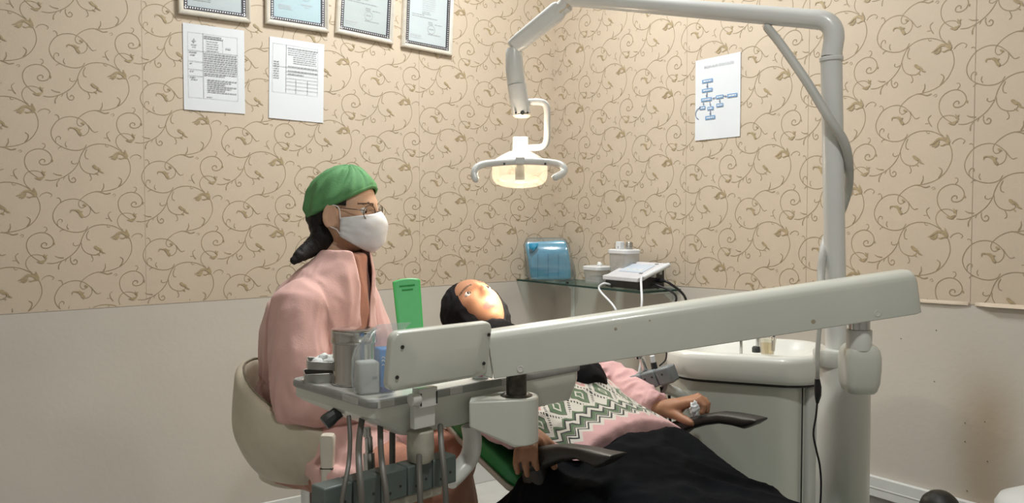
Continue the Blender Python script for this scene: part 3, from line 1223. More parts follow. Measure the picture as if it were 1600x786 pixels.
hose([P(545, 650, 1.46), P(547, 690, 1.43), P(544, 730, 1.36), P(537, 765, 1.33), P(533, 800, 1.32), P(540, 850, 1.33)], .0040)
hose([P(566, 652, 1.46), P(561, 690, 1.42), P(561, 725, 1.35), P(564, 765, 1.32), P(566, 800, 1.315), P(570, 850, 1.33)], .0056)
hose([P(594, 660, 1.46), P(595, 700, 1.42), P(598, 735, 1.36), P(603, 770, 1.335), P(605, 800, 1.33), P(606, 850, 1.34)], .0052)
hose([P(613, 660, 1.52), P(613, 700, 1.50), P(613, 732, 1.49), P(614, 790, 1.48)], .0056)
hose([P(655, 705, 1.46), P(655, 730, 1.42), P(656, 765, 1.39), P(657, 800, 1.38), P(657, 850, 1.38)], .0052)
hose([P(688, 665, 1.50), P(690, 700, 1.45), P(694, 740, 1.42), P(697, 786, 1.41), P(699, 850, 1.41)], .0052)
m = MB()
hp = [P(573, 668, 1.49), P(574, 682, 1.49), P(576, 684, 1.49), P(577, 705, 1.49), P(576, 708, 1.49), P(578, 741, 1.485)]
m.tube(hp[:2], .0075, 14)
m.tube(hp[1:5], .0070, 14)
m.tube(hp[4:], [.0105, .0105], 14)
hs = build(m, 'hose_coupling', M_chrome, root, label='knurled metal hose coupling')
# bent pale tube carrying the holder bar
m = MB()
hb1 = P(700, 752, 1.53)
m.tube(catmull([hb1, P(715, 738, 1.55), P(733, 715, 1.57), P(738, 690, 1.57), P(735, 665, 1.57)], 5), .0215, 18, flat=.75)
build(m, 'holder_tube', M_unit2, root)
m = MB()
b0, b1 = P(495, 758, 1.33), P(703, 720, 1.53)
b0 = V((b0.x, b0.y, HZ))
b1 = V((b1.x, b1.y, HZ))
hd_ = (b1 - b0).normalized()
hs_ = V((-hd_.y, hd_.x, 0))
hl = (b1 - b0).length
zc = -.018
nb = 5
bar = None
for i in range(nb):
    m = MB()
    c = b0 + hd_ * hl * (i + .5) / nb + ZA * zc
    m.box(c, (hl / nb - .0014, .040, .052), (hd_, hs_, ZA))
    part = build(m, 'holder_segment', M_holder, root, bevel=.003)
    m = MB()
    for a, b in ((-.010, -.012), (.012, -.004)):
        build(MB().lathe([(.0024, 0), (.0024, .001)], c + hd_ * a + ZA * b - hs_ * .020, 10, axis=-hs_), 'screw', M_pin, part)
m = MB()
m.box(b0 + hd_ * hl * .55 + ZA * (zc - .036), (hl * .7, .026, .018), (hd_, hs_, ZA))
build(m, 'holder_rail', M_dirty, root, bevel=.004)

# ------------------------------------------------------------------ things on the tray
M_steel = mat('brushed_steel', (.50, .48, .45), .13, metal=1., var=.12, scale=8, stretch=(14, 14, .6))
M_steel2 = mat('dull_steel', (.42, .42, .40), .35, metal=1., var=.15, scale=30)
M_cotton = mat('cotton', (.80, .83, .82), .95, var=.04, bump=.6, bscale=120)
cz = TZ - .0022
cc_ = T(.072, .170, 0)
cc_.z = cz
can = thing('steel_canister', 'round stainless steel dressing canister on the tray', 'canister', cc_)
m = MB()
m.lathe([(.040, 0), (.0425, .001), (.0425, .006), (.0415, .009), (.0405, .011), (.0405, .080)], cc_, 48)
build(m, 'body', M_steel, can, sharp=30)
m = MB()
m.lathe([(.0412, .079), (.0435, .080), (.0440, .084), (.0425, .087), (.0425, .101), (.0435, .103), (.0425, .105), (.038, .1055), (.004, .1055)], cc_, 48)
build(m, 'lid', M_steel, can, sharp=30)
# two instrument tins
bc = T(.040, .236, 0)
bc.z = cz
ba = (LD * .9 - SD * .45).normalized()
bb = V((-ba.y, ba.x, 0))


def tin(c, ax, ay, az, w, d, h, m, lip=.0015, t=.0012):
    o = [(x, y) for x, y in rrect(w, d, .006, 4)]
    i = [(x, y) for x, y in rrect(w - 2 * t, d - 2 * t, .005, 4)]
    lp = [(x, y) for x, y in rrect(w + 2 * lip, d + 2 * lip, .007, 4)]
    f = lambda poly, z: [c + ax * x + ay * y + az * z for x, y in poly]
    m.loft([f(o, 0), f(o, h - .002), f(lp, h - .001), f(lp, h), f(i, h), f(i, t), ])


m = MB()
tin(bc, ba, bb, ZA, .066, .058, .019, m)
tag(build(m, 'instrument_tin', M_steel2, base=bc, bevel=.0006, sharp=30), 'lower stainless tin on the tray, under the cotton tin', 'metal tin', 'metal tins on the tray')
ua = (ba + ZA * -.10).normalized()
uz = ua.cross(bb).normalized()
uc = bc + ZA * .0245 + bb * .002 + ba * .002
m = MB()
tin(uc, ua, bb, uz, .060, .054, .016, m)
tag(build(m, 'instrument_tin', M_steel2, base=uc, bevel=.0006, sharp=30), 'upper open stainless tin holding cotton, tilted on the other tin', 'metal tin', 'metal tins on the tray')
for i, (a, b, r, z) in enumerate(((-.012, -.010, .0115, .0125), (.010, -.012, .0125, .0130), (-.006, .012, .012, .0135), (.014, .010, .013, .016), (.001, .0, .011, .021))):
    c = uc + ua * a + bb * b + uz * z
    m = MB()
    m.ell(c, (V((r, 0, 0)), V((0, r * .9, 0)), V((0, 0, r * .72))), 18, 12)
    m.v = [c + (p - c) * (1 + .22 * noise.noise(p * 130)) for p in m.v]
    tag(build(m, 'cotton_ball', M_cotton, base=c), 'white cotton ball in the upper tin on the tray', 'cotton ball', 'cotton balls in the tin')

# clear bag with white and blue packs
M_bag = mat_thin('clear_bag', (.95, .97, .98), .10, .22, white=.16)
M_bluepk = mat('blue_packaging', (.02, .22, .62), .35, var=.25, scale=35)
M_navy = mat('navy_packaging', (.012, .03, .20), .4)
M_gauze = mat('white_pack', (.58, .58, .55), .7, var=.06, scale=40, bump=.4, bscale=150)
gc = T(.054, .076, 0)
gc.z = cz
bag = thing('supply_bag', 'clear plastic bag of white and blue packs, between canister and control panel', 'plastic bag', gc)
ga, gb = (LD * .96 - SD * .28).normalized(), (SD * .96 + LD * .28).normalized()
m = MB()
rings = []
for z, w, d, sx in ((.0, .072, .046, 0), (.03, .078, .052, 0), (.062, .078, .048, .001), (.080, .074, .040, .004), (.096, .070, .028, .012), (.110, .066, .014, .024), (.122, .062, .003, .040)):
    rings.append([gc + ga * (x + sx) + gb * y + ZA * (z + .004 * noise.noise(V((x * 90, y * 90, z * 60)))) for x, y in rrect(w, d, min(.014, d * .45), 5)])
m.loft(rings)
m.v = [p + V((noise.noise(p * 70), noise.noise(p * 70 + V((9, 0, 0))), 0)) * .0032 for p in m.v]
build(m, 'bag', M_bag, bag, sharp=60)
m = MB()
m.box(gc - ga * .014 - gb * .004 + ZA * .030, (.038, .032, .058), (ga, gb, ZA))
build(m, 'white_packet', M_gauze, bag, bevel=.004)
m = MB()
m.box(gc + ga * .020 + gb * .002 + ZA * .044, (.026, .034, .072), (ga, gb, ZA))
build(m, 'blue_packet', M_bluepk, bag, bevel=.003)
m = MB()
m.box(gc + ga * .019 + ZA * .006, (.023, .036, .011), (ga, gb, ZA))
build(m, 'navy_packet', M_navy, bag, bevel=.002)
m = MB()
m.box(gc - ga * .006 - gb * .0205 + ZA * .030, (.006, .0006, .005), (ga, gb, ZA))
m.box(gc - ga * .001 - gb * .0205 + ZA * .030, (.003, .0006, .005), (ga, gb, ZA))
build(m, 'printed_mark', M_ink, bag)
m = MB()
for z, h in ((.064, .0016), (.058, .0026), (.050, .0014)):
    m.ribbon([gc + ga * (.010 + .018 * i / 8) - gb * .0157 + ZA * (z + .002 * sin(i * 1.3)) for i in range(9)], [h] * 9, -gb)
build(m, 'packet_stripe', M_sheet, bag)

# green case standing upright
M_green = mat('green_plastic', (.12, .70, .19), .35, var=.02)
gcn = T(.176, .115, 0)
gcn.z = cz
g0 = (P(652, 600, 1.60) - P(612, 600, 1.60)).normalized()
lean = (P(633, 442, 1.6) - P(648, 600, 1.6)).normalized()
lean = (lean + YA * .05).normalized()
gx = (XA * .97 + YA * .24).normalized()
gn = gx.cross(lean).normalized()
gx = lean.cross(gn).normalized()
gh = .200
case = thing('green_case', 'slim bright green plastic case standing upright behind the control panel', 'plastic case', gcn)
top = lambda x, z: x
pol = []
gw = .054
for i in range(9):
    x = -gw / 2 + gw * i / 8
    pol.append((x, gh - .004 * (2 * abs(i / 8 - .5)) ** 2))
pol = [(-gw / 2 + .004, 0), (gw / 2 - .004, 0)] + pol[::-1]
m = MB()
m.prism(pol, gcn - gn * .007, gx, lean, gn * .014)
cs = build(m, 'shell', M_green, case, bevel=.0025)
m = MB()
inn = [(x * .86, .006 + (z - 0) * .965) for x, z in pol]
m.prism(inn, gcn - gn * .0082, gx, lean, gn * .002)
sgn = -1 if gn.y > 0 else 1
m.v = [p if gn.y > 0 else p + gn * .0142 for p in m.v]
build(m, 'face_panel', mat('green_face', (.17, .66, .26), .4), case, bevel=.001)
m = MB()
fn = -gn if gn.y > 0 else gn
for z, w in ((gh - .014, .030), (gh - .022, .021)):
    m.box(gcn + lean * z + fn * .0085, (w, .0012, .0022), (gx, gn, lean))
build(m, 'slot', mat('green_slot', (.02, .30, .05), .5), case)

# white bottle with a magenta label
bt = T(.285, .045, 0)
bt.z = cz
bot = thing('small_bottle', 'small white bottle with a magenta label between panel and arm', 'bottle', bt)
m = MB()
m.lathe([(.015, 0), (.0165, .002), (.0165, .030), (.015, .036), (.009, .044), (.007, .046)], bt, 28)
build(m, 'body', M_sheet, bot)
m = MB()
m.lathe([(.0072, .046), (.0072, .054), (.005, .058), (.0035, .075), (.002, .088)], bt, 20)
build(m, 'nozzle', M_unit2, bot)
M_mag = mat('magenta_label', (.50, .02, .20), .5)
m = MB()
rr_ = .0168
for a0, a1, z0, z1 in ((-100, -70, .005, .030),):
    for i in range(8):
        t0, t1 = radians(a0 + (a1 - a0) * i / 8), radians(a0 + (a1 - a0) * (i + 1) / 8)
        m.quad(bt + V((rr_ * cos(t0), rr_ * sin(t0), z0)), bt + V((rr_ * cos(t1), rr_ * sin(t1), z0)), bt + V((rr_ * cos(t1), rr_ * sin(t1), z1)), bt + V((rr_ * cos(t0), rr_ * sin(t0), z1)))
for z in range(5):
    for a0, a1 in ((-150, -108), (-62, -20)):
        for i in range(8):
            t0, t1 = radians(a0 + (a1 - a0) * i / 8), radians(a0 + (a1 - a0) * (i + 1) / 8)
            zz = .006 + z * .0045
            m.quad(bt + V((rr_ * cos(t0), rr_ * sin(t0), zz)), bt + V((rr_ * cos(t1), rr_ * sin(t1), zz)), bt + V((rr_ * cos(t1), rr_ * sin(t1), zz + .0016)), bt + V((rr_ * cos(t0), rr_ * sin(t0), zz + .0016)))
build(m, 'label', M_mag, bot)
# ------------------------------------------------------------------ spittoon unit
ca, cbk = V((.93, -.37, 0)).normalized(), V((.37, .93, 0)).normalized()
sc_ = P(1168, 600, 2.29)
sc_.z = 0
SP = lambda a, b, z: sc_ + ca * a + cbk * b + ZA * z
root = thing('spittoon_unit', 'white spittoon basin on a tall white cabinet with a grey suction holder at its left', 'spittoon', sc_)
m = MB()
body = lambda ins, z, w=.368, d=.30, r=.09: [SP(a - .012, b + .01, z) for a, b in rrect(w - 2 * ins, d - 2 * ins, r - ins * .5, 8)]
m.loft([body(0, .0), body(0, .10), body(0, .718)])
build(m, 'cabinet', M_unit, root, sharp=50)
m = MB()
m.box(SP(.150, -.118, .36), (.0035, .004, .715), (ca, cbk, ZA))
m.v = [p for p in m.v]
build(m, 'door_gap', M_gap, root)
m = MB()
m.box(SP(.185, .01, .36), (.06, .24, .715), (ca, cbk, ZA))
build(m, 'side_panel', M_unit2, root, bevel=.012)
m = MB()
bas = lambda ins, z, w=.425, d=.36, r=.115: [SP(a, b, z) for a, b in rrect(w - 2 * ins, d - 2 * ins, max(.02, r - ins), 10)]
m.loft([bas(.03, .722), bas(.012, .725), bas(.003, .735), bas(0, .752), bas(0, .780), bas(.004, .792), bas(.012, .798), bas(.022, .799), bas(.030, .794), bas(.045, .778), bas(.075, .757), bas(.12, .749), bas(.16, .747)])
build(m, 'basin', M_unit2, root, sharp=60)
m = MB()
m.loft([bas(.022, .7165), bas(.022, .7235)])
build(m, 'shadow_gap', M_gap, root)
m = MB()


def spout(px, py0, py1, d, r, bend=0.):
    a, b = P(px, py0, d), P(px, py1, d)
    m.tube(catmull([b, a.lerp(b, .4), a, a + V((bend * .5, 0, .03)), a + V((bend, .0, .028)), a + V((bend * 1.2, 0, .01))], 4), r, 12, round_ends=True)


for sp_ in ((1158, 520, 556, 2.20, .0042, -.05), (1184, 512, 548, 2.24, .0052, .05)):
    m = MB()
    spout(*sp_)
    build(m, 'spout', M_chrome, root)
m = MB()
c = P(1182, 548, 2.24)
m.lathe([(.012, 0), (.012, .012), (.009, .016)], c + ZA * -.004, 18)
build(m, 'valve', M_dark, root)
m = MB()
m.lathe([(.0045, 0), (.0045, .06)], P(1208, 548, 2.20), 12)
build(m, 'water_tap', M_dark, root)
# suction holder on a short white arm
H_ = lambda px, py, d=2.20: P(px, py, d)
h0, h1 = H_(982, 600, 2.24), H_(1053, 581, 2.16)
hx_ = (h1 - h0).normalized()
hz_ = V((.20, -.25, .95))
hz_ = (hz_ - hx_ * hz_.dot(hx_)).normalized()
hy_ = hz_.cross(hx_).normalized()
ln = (h1 - h0).length
M_hgrey = mat('holder_grey', (.17, .19, .20), .4)
segs = ((-.004, .38), (.39, .68), (.69, 1.0))
for i, (a, b) in enumerate(segs):
    m = MB()
    c = h0 + hx_ * ln * (a + b) / 2 - hz_ * .002
    m.box(c, (ln * (b - a), .045, .046), (hx_, hy_, hz_))
    p_ = build(m, 'holder_segment', M_hgrey, root, bevel=.006)
    m = MB()
    fy = -hy_ if hy_.y > 0 else hy_
    for k_ in ((.8,) if i == 0 else (.25, .78) if i == 1 else (.45,)):
        build(MB().lathe([(.0028, 0), (.0028, .001)], h0 + hx_ * ln * (a + (b - a) * k_) + hz_ * .004 + fy * .0225, 10, axis=fy), 'screw', M_pin, p_)
m = MB()
m.tube([H_(1012, 588, 2.22), H_(1005, 568, 2.22), H_(1001, 552, 2.22)], [.008, .008, .0085], 14)
m.tube([H_(1000, 560, 2.22), H_(998, 545, 2.22)], .012, 14)
build(m, 'suction_tip', M_chrome, root)
m = MB()
m.tube([H_(1024, 582, 2.2), H_(1021, 566, 2.2)], [.009, .008], 12)
m.tube([H_(1021, 567, 2.2), H_(1019, 556, 2.2)], .0065, 12, m=1)
build(m, 'saliva_ejector', [M_black, M_sheet], root)
m = MB()
m.tube(catmull([H_(1013, 606, 2.2), H_(1016, 618, 2.2), H_(1027, 622, 2.2), H_(1036, 614, 2.2)], 5), .0032, 8)
m.tube(catmull([H_(1034, 604, 2.2), H_(1036, 616, 2.2), H_(1038, 640, 2.2), H_(1040, 690, 2.2), H_(1045, 760, 2.22)], 5), .006, 8)
m.tube(catmull([H_(1044, 604, 2.2), H_(1046, 625, 2.21), H_(1048, 690, 2.22), H_(1050, 760, 2.22)], 5), .004, 8)
m.tube(catmull([H_(1042, 545, 2.2), H_(1040, 562, 2.2), H_(1030, 572, 2.2)], 5), .0022, 8)
build(m, 'suction_hose', M_black, root)
m = MB()
m.tube([H_(1038, 606, 2.19), H_(1053, 612, 2.20), H_(1075, 622, 2.24)], [.014, .0145, .0145], 18)
build(m, 'holder_arm', M_unit2, root)

# plastic cup of water on the basin edge
cu = P(1199, 552, 2.135)
cu.z = .799
cup = thing('drinking_cup', 'clear plastic cup of water standing on the basin edge', 'cup', cu)
m = MB()
m.lathe([(.0165, .0), (.0225, .042), (.0235, .043), (.0215, .0415), (.0158, .002), (.003, .002)], cu, 26)
build(m, 'cup_wall', mat_thin('cup_plastic', (.98, .965, .92), .10, .12, white=.06), cup)
m = MB()
m.lathe([(.0155, .003), (.0195, .028), (.003, .028)], cu, 26)
build(m, 'water', mat_thin('tea_water', (.95, .90, .78), .05, .05), cup)

# ------------------------------------------------------------------ glass shelf and what stands on it (room frame)
SZ = .884
sl, sd = .79, .212
root = thing('glass_shelf', 'glass corner shelf on the right wall holding a device and boxes', 'shelf', (0, sl / 2, SZ - .004), room=True)
m = MB().box((sd / 2 + .002, sl / 2, SZ - .004), (sd, sl - .004, .008))
M_shelfg = mat_thin('shelf_glass', (.80, .88, .86), .07)
build(m, 'pane', [M_shelfg], root, smooth=False)
m = MB()
e = .0012
m.box((sd + .002 - e / 2, sl / 2, SZ - .004), (e, sl - .004, .0074))
m.box((sd / 2, sl - .002 - e / 2, SZ - .004), (sd - .003, e, .0074))
build(m, 'glass_edge', mat('glass_edge', (.035, .075, .065), .15), root, label='dark green polished edge of the glass')
for px in (896, 1052):
    t, z = on_right(px, 465)
    m = MB()
    m.box((.003, t, SZ - .09), (.006, .022, .17))
    m.box((.06, t, SZ - .013), (.12, .012, .009))
    m.add([(.006, t - .003, SZ - .05), (.006, t + .003, SZ - .05), (.006, t + .003, SZ - .02), (.006, t - .003, SZ - .02), (.05, t - .003, SZ - .02), (.05, t + .003, SZ - .02)], [(0, 1, 2, 3), (0, 3, 4), (1, 5, 2), (0, 4, 5, 1), (3, 2, 5, 4)])
    build(m, 'bracket', M_white, root, bevel=.001)

# blue wrapped pack
M_bluew = mat('blue_nonwoven', (.10, .42, .62), .6, var=.10, scale=25, bump=.4, bscale=60)
M_wrap = mat_thin('cling_wrap', (.96, .98, .99), .16, .12, white=.05)
xr, yr = V((-S_, C_, 0)), V((-C_, -S_, 0))   # view right / view forward in the room frame
bc = V((.118, .112, SZ))
root = thing('blue_pack', 'blue non-woven pack in clear wrap, standing at the corner end of the glass shelf', 'wrapped pack', bc, room=True)
m = MB()
rows = []
for z, w, d, sx in ((0, .176, .060, .010), (.01, .182, .066, .009), (.06, .184, .070, .003), (.11, .186, .062, -.004), (.150, .184, .05, -.012), (.166, .176, .034, -.016), (.170, .165, .02, -.016)):
    rows.append([bc + xr * (a + sx) + yr * b + ZA * (z + .006 * sin(a * 25) * (z > .14)) for a, b in rrect(w, d, min(.018, d * .4), 5)])
m.loft(rows)
m.v = [p + V((noise.noise(p * 40), noise.noise(p * 40 + V((5, 0, 0))), 0)) * .003 for p in m.v]
build(m, 'folded_cloth', M_bluew, root, sub=1)
m = MB()
for i in range(3):
    a = -.05 + .045 * i
    m.box(bc + xr * a - yr * .034 + ZA * .062, (.002, .004, .105), (xr, yr, ZA))
m.add([bc + xr * -.090 - yr * .036 + ZA * .160, bc + xr * -.048 - yr * .040 + ZA * .162, bc + xr * -.052 - yr * .040 + ZA * .145, bc + xr * -.078 - yr * .042 + ZA * .118, bc + xr * -.086 - yr * .036 + ZA * .118], [(0, 1, 2, 3, 4)])
build(m, 'fold', mat('blue_fold', (.03, .27, .46), .6), root, solid=.002)
m = MB()
rows = []
for z, w, d, sx in ((.0005, .200, .078, .012), (.02, .212, .088, .010), (.06, .208, .090, .004), (.115, .204, .078, -.004), (.155, .2, .058, -.012), (.178, .175, .036, -.014), (.186, .15, .01, -.014)):
    rows.append([bc + xr * (a + sx) + yr * b + ZA * z for a, b in rrect(w, d, min(.02, d * .4), 8)])
m.loft(rows)
m.v = [p + V((noise.noise(p * 60), noise.noise(p * 60 + V((5, 0, 0))), 0)) * .009 * (p.z > SZ + .01) for p in m.v]
build(m, 'clear_wrap', M_wrap, root, sharp=180)

M_clearbox = mat_thin('frosted_box', (.95, .95, .94), .08, .25, white=.20)
M_lid = mat('white_lid', (.72, .73, .74), .4)
M_stuff_in = mat('packed_paper', (.66, .62, .58), .7, var=.2, scale=40)


def box_with_lid(name, c, w, d, h, label, fill, lidr=.004, group=None):
    root = thing(name, label, 'plastic box', c, group, room=True)
    m = MB()
    o = lambda ins, z, f: [c + V((b * (f - 2 * ins / d), a * (f - 2 * ins / w), z)) for a, b in rrect(w, d, .02, 5)]
    m.loft([o(0, 0, .88), o(0, .004, .90), o(0, h - .008, 1.0), o(.002, h - .008, .985), o(.002, .006, .885), o(.03, .006, .885)])
    build(m, 'box_wall', M_clearbox, root, sharp=40)
    m = MB()
    rr = [c + V((b * .80, a * .82, .008)) for a, b in rrect(w, d, .015, 4)]
    r2 = [c + V((b * .84, a * .85, h * fill)) for a, b in rrect(w, d, .015, 4)]
    m.loft([rr, r2])
    build(m, 'contents', M_stuff_in, root)
    m = MB()
    m.loft([o(-.003, h - .010, 1), o(-.003, h + lidr, 1), o(.003, h + lidr + .003, 1)])
    build(m, 'lid', M_lid, root, bevel=.0015, sharp=40)
    return root


low = V((.080, .395, SZ))
b1 = box_with_lid('storage_box', low, .105, .085, .066, 'low frosted box with a white lid and knob, beside the blue pack', .45, group='frosted boxes on the glass shelf')
m = MB()
m.ell(low + V((0, .012, .066 + .013)), (V((.010, 0, 0)), V((0, .012, 0)), V((0, 0, .010))), 14, 10)
m.v = [p + V((0, 0, .004 * noise.noise(p * 120))) for p in m.v]
build(m, 'lid_knob', M_cotton, b1)
tall = V((.078, .553, SZ))
box_with_lid('storage_box', tall, .105, .090, .140, 'tall frosted box with a flat white lid, behind the sloping device', .55, group='frosted boxes on the glass shelf')
c = tall + V((.010, -.014, .1472))
root = thing('small_white_box', 'small white box with a dark spot, on the tall frosted box', 'box', c, room=True)
build(MB().box(c + ZA * .015, (.024, .026, .030)), 'carton', M_sheet, root, bevel=.002)
m = MB().box(c + xr * 0 + V((.0122, .002, .008)), (.001, .008, .008))
build(m, 'spot', M_ink, root)
c = tall + V((-.006, .022, .1472))
m = MB()
m.lathe([(.014, 0), (.0145, .001), (.0145, .026), (.013, .029), (.012, .0295), (.004, .0295)], c, 22)
for z in (.007, .013, .019):
    m.lathe([(.0146, z), (.0151, z + .001), (.0146, z + .002)], c, 22)
tag(build(m, 'metal_pot', M_steel2, base=c, room=True), 'small ribbed metal pot on the tall frosted box', 'pot')
c = V((.19, .330, SZ))
m = MB()
m.lathe([(.006, 0), (.0065, .002), (.0055, .0065), (.002, .008)], c, 14)
tag(build(m, 'rubber_stopper', M_black, base=c, room=True), 'tiny black stopper on the glass in front of the low box', 'stopper')

# ultrasonic device with sloping white top
dc = V((.125, .662, SZ))
dw, dd = .195, .150
root = thing('scaler_device', 'white and black tabletop device with a sloping key panel and handpiece', 'device', dc, room=True)
DV = lambda a, b, z: dc + V((b, a, z))          # a along the wall, b out of the wall
m = MB()
m.prism([(-dd / 2 + .008, .004), (dd / 2 - .008, .004), (dd / 2 - .008, .032), (-dd / 2 + .008, .084)], DV(-dw / 2 + .004, 0, 0), XA, ZA, V((0, dw - .008, 0)))
for a in (-1, 1):
    for b in (-1, 1):
        m.lathe([(.006, 0), (.006, .005)], DV(a * .075, b * .05, 0), 10)
build(m, 'base', M_black, root, bevel=.003)
m = MB()
m.prism([(-dd / 2 - .002, .083), (dd / 2 - .022, .0335), (dd / 2 + .004, .031), (dd / 2 + .004, .048), (dd / 2 - .022, .052), (-dd / 2 - .002, .099)], DV(-dw / 2, 0, 0), XA, ZA, V((0, dw, 0)))
sh = build(m, 'top_panel', mat('device_white', (.70, .70, .74), .35), root, bevel=.003)
sl_ = V((dd - .020, 0, -.047)).normalized()
sn_ = V((sl_.z * -1, 0, sl_.x)).normalized()
pb = DV(0, -dd / 2 + .062, .0759) + sn_ * .0012
m = MB()
m.box(pb, (.075, .13, .001), (sl_, YA, sn_))
for a, b in ((-.06, -.048), (.06, -.05), (.065, .045)):
    m.box(pb + YA * a + sl_ * b, (.006, .016, .0022), (sl_, YA, sn_), m=1)
for a in (-.035, 0, .035):
    m.box(pb + YA * a + sl_ * .015, (.016, .022, .0018), (sl_, YA, sn_), m=2)
build(m, 'key_panel', [mat('key_foil', (.60, .68, .78), .4), M_greyp, M_lid], sh)
m = MB()
r0 = DV(dw / 2 + .012, -dd / 2 + .004, .092)
r1 = DV(dw / 2 + .012, dd / 2 - .022, .052)
m.tube([r0, r0.lerp(r1, .3), r1], [.009, .0095, .008], 14, round_ends=True)
build(m, 'handpiece', M_sheet, root)
m = MB()
for k_ in (.35, .6):
    build(MB().box(r0.lerp(r1, k_) - ZA * .010 - YA * .004, (.012, .020, .022)), 'handpiece_cradle', M_greyp, root, bevel=.002)


def C2R(px, py, d):
    w = W(P(px, py, d))
    return w


m = MB()
m.tube(catmull([r1, r1 + V((.02, .002, -.008)), C2R(1003, 470, 2.98), C2R(1001, 500, 2.98), C2R(1002, 560, 2.98), C2R(990, 620, 2.98)], 5), .0045, 10)
s0 = DV(-.065, dd / 2 - .008, .013)
m.tube(catmull([s0, s0 + V((.030, -.008, .004)), s0 + V((.044, -.014, -.02)), C2R(960, 480, 3.08), C2R(962, 500, 3.08), C2R(958, 580, 3.08)], 5), .0042, 10)
build(m, 'white_cord', M_sheet, root)
m = MB()
e0 = DV(dw / 2 - .004, -.03, .034)
m.tube([e0, e0 + V((0, .03, 0))], .009, 10)
m.tube(catmull([e0 + V((0, .028, 0)), e0 + V((-.0, .06, -.006)), C2R(1069, 462, 3.10), C2R(1073, 490, 3.10), C2R(1075, 560, 3.1)], 5), .005, 10)
e1 = DV(dw / 2 - .004, .0, .018)
m.tube(catmull([e1, e1 + V((0, .035, 0)), C2R(1056, 462, 3.05), C2R(1051, 490, 3.05), C2R(1048, 560, 3.05)], 5), .004, 10)
build(m, 'black_cord', M_black, root)

# ------------------------------------------------------------------ white bin in the right corner of the view
bn = P(1644, 784, 1.98)
bn.z = 0
zt_ = P(1612, 769, 1.98).z
root = thing('waste_bin', 'white domed lid of a bin with an oval badge, at the lower right edge', 'bin', bn)
m = MB()
m.lathe([(.10, 0), (.105, .01), (.118, zt_ - .06), (.118, zt_ - .05)], bn, 36)
build(m, 'bin_body', M_unit2, root)
m = MB()
m.lathe([(.121, zt_ - .055), (.122, zt_ - .042), (.112, zt_ - .024), (.080, zt_ - .008), (.04, zt_), (.003, zt_ + .002)], bn, 40)
build(m, 'lid', M_white, root, sharp=60)
m = MB()
q_ = [bn + V((-.030 + .020 * cos(2 * pi * i / 24), -.066 + .011 * sin(2 * pi * i / 24), zt_ - .0070 + .0045 * sin(2 * pi * i / 24))) for i in range(24)]
m.tube(q_, .0014, 8, closed=True)
q_ = [bn + V((-.030 + .011 * cos(2 * pi * i / 18), -.066 + .005 * sin(2 * pi * i / 18), zt_ - .0066 + .0022 * sin(2 * pi * i / 18))) for i in range(14)]
m.tube(q_, .0012, 8)
build(m, 'badge', M_inkl, root)

# ------------------------------------------------------------------ dental chair
O = V((.26, 1.95, 0))
AX = V((.625, -.78, 0)).normalized()
NX = V((.78, .625, 0)).normalized()
CH = lambda t, n, z: O + AX * t + NX * n + ZA * z
M_greenu = mat('green_upholstery', (.03, .26, .075), .4, var=.06, bump=.2, bscale=150)
M_shell = mat('beige_shell', (.55, .52, .44), .4)
root = thing('dental_chair', 'reclined dental chair with green upholstery and black curved armrests', 'dental chair', CH(0, 0, 0))


def slab(name, pts, hw, th, mt, par, r=.03, cup=0., **k):
    """cushion along the chair: pts = (t, z of the top)"""
    m = MB()
    rings = []
    for i, (t, z, w) in enumerate(pts):
        pr_ = rrect(2 * hw * w, th * (.7 if i in (0, len(pts) - 1) else 1), min(r, th * .3), 5)
        full = []
        for (a, b), (a2, b2) in zip(pr_, pr_[1:] + pr_[:1]):
            ks = 10 if abs(a2 - a) > hw else 1
            full += [(a + (a2 - a) * q / ks, b + (b2 - b) * q / ks) for q in range(ks)]
        rings.append([CH(t, a, z - th / 2 + b + cup * (abs(a) / hw) ** 2.2) for a, b in full])
    m.loft(rings)
    return build(m, name, mt, par, bevel=.004, sharp=60, **k)


slab('seat', [(-.14, .455, .94), (-.11, .46, 1), (.15, .46, 1), (.30, .465, .97), (.33, .465, .9)], .245, .085, M_greenu, root)
bk = slab('backrest', [(-.13, .50, .92), (-.16, .515, 1), (-.36, .585, 1), (-.50, .64, .9), (-.535, .655, .8)], .218, .055, M_greenu, root, cup=.055)
slab('backrest_shell', [(-.09, .452, .92), (-.16, .466, 1.03), (-.36, .536, 1.03), (-.50, .591, .93), (-.545, .608, .8)], .220, .018, M_shell, root, cup=.058)
slab('headrest', [(-.55, .70, .9), (-.58, .735, 1), (-.68, .775, 1), (-.71, .78, .85)], .13, .06, M_greenu, root)
slab('legrest', [(.345, .455, .95), (.38, .455, 1), (.70, .435, .95), (.76, .43, .85)], .200, .07, M_greenu, root)
m = MB()
m.loft([[CH(t, n, z) for t, n in rrect(w, d, .05, 6)] for z, w, d in ((.0, .62, .42), (.05, .60, .40), (.07, .40, .30), (.12, .30, .26), (.34, .28, .24), (.375, .40, .34))])
build(m, 'base', M_unit2, root, bevel=.006, sharp=50)


def armrest(rows, width, post):
    m = MB()
    rings = []
    for px, y0, y1, d in rows:
        a, b = P(px, y0, d), P(px, y1, d)
        c, h = (a + b) / 2, (a - b).length
        rings.append([c + NX * x * width + ZA * z * h for x, z in rrect(1, 1, .33, 4)])
    m.loft(rings)
    ar = build(m, 'armrest', M_black2, root, bevel=.002, sharp=60)
    m = MB()
    rings = []
    for c, w in post:
        rings.append([c + AX * x * w + NX * y * .034 for x, y in rrect(1, 1, .3, 4)])
    m.loft(rings)
    build(m, 'arm_support', M_black2, ar)
    return ar


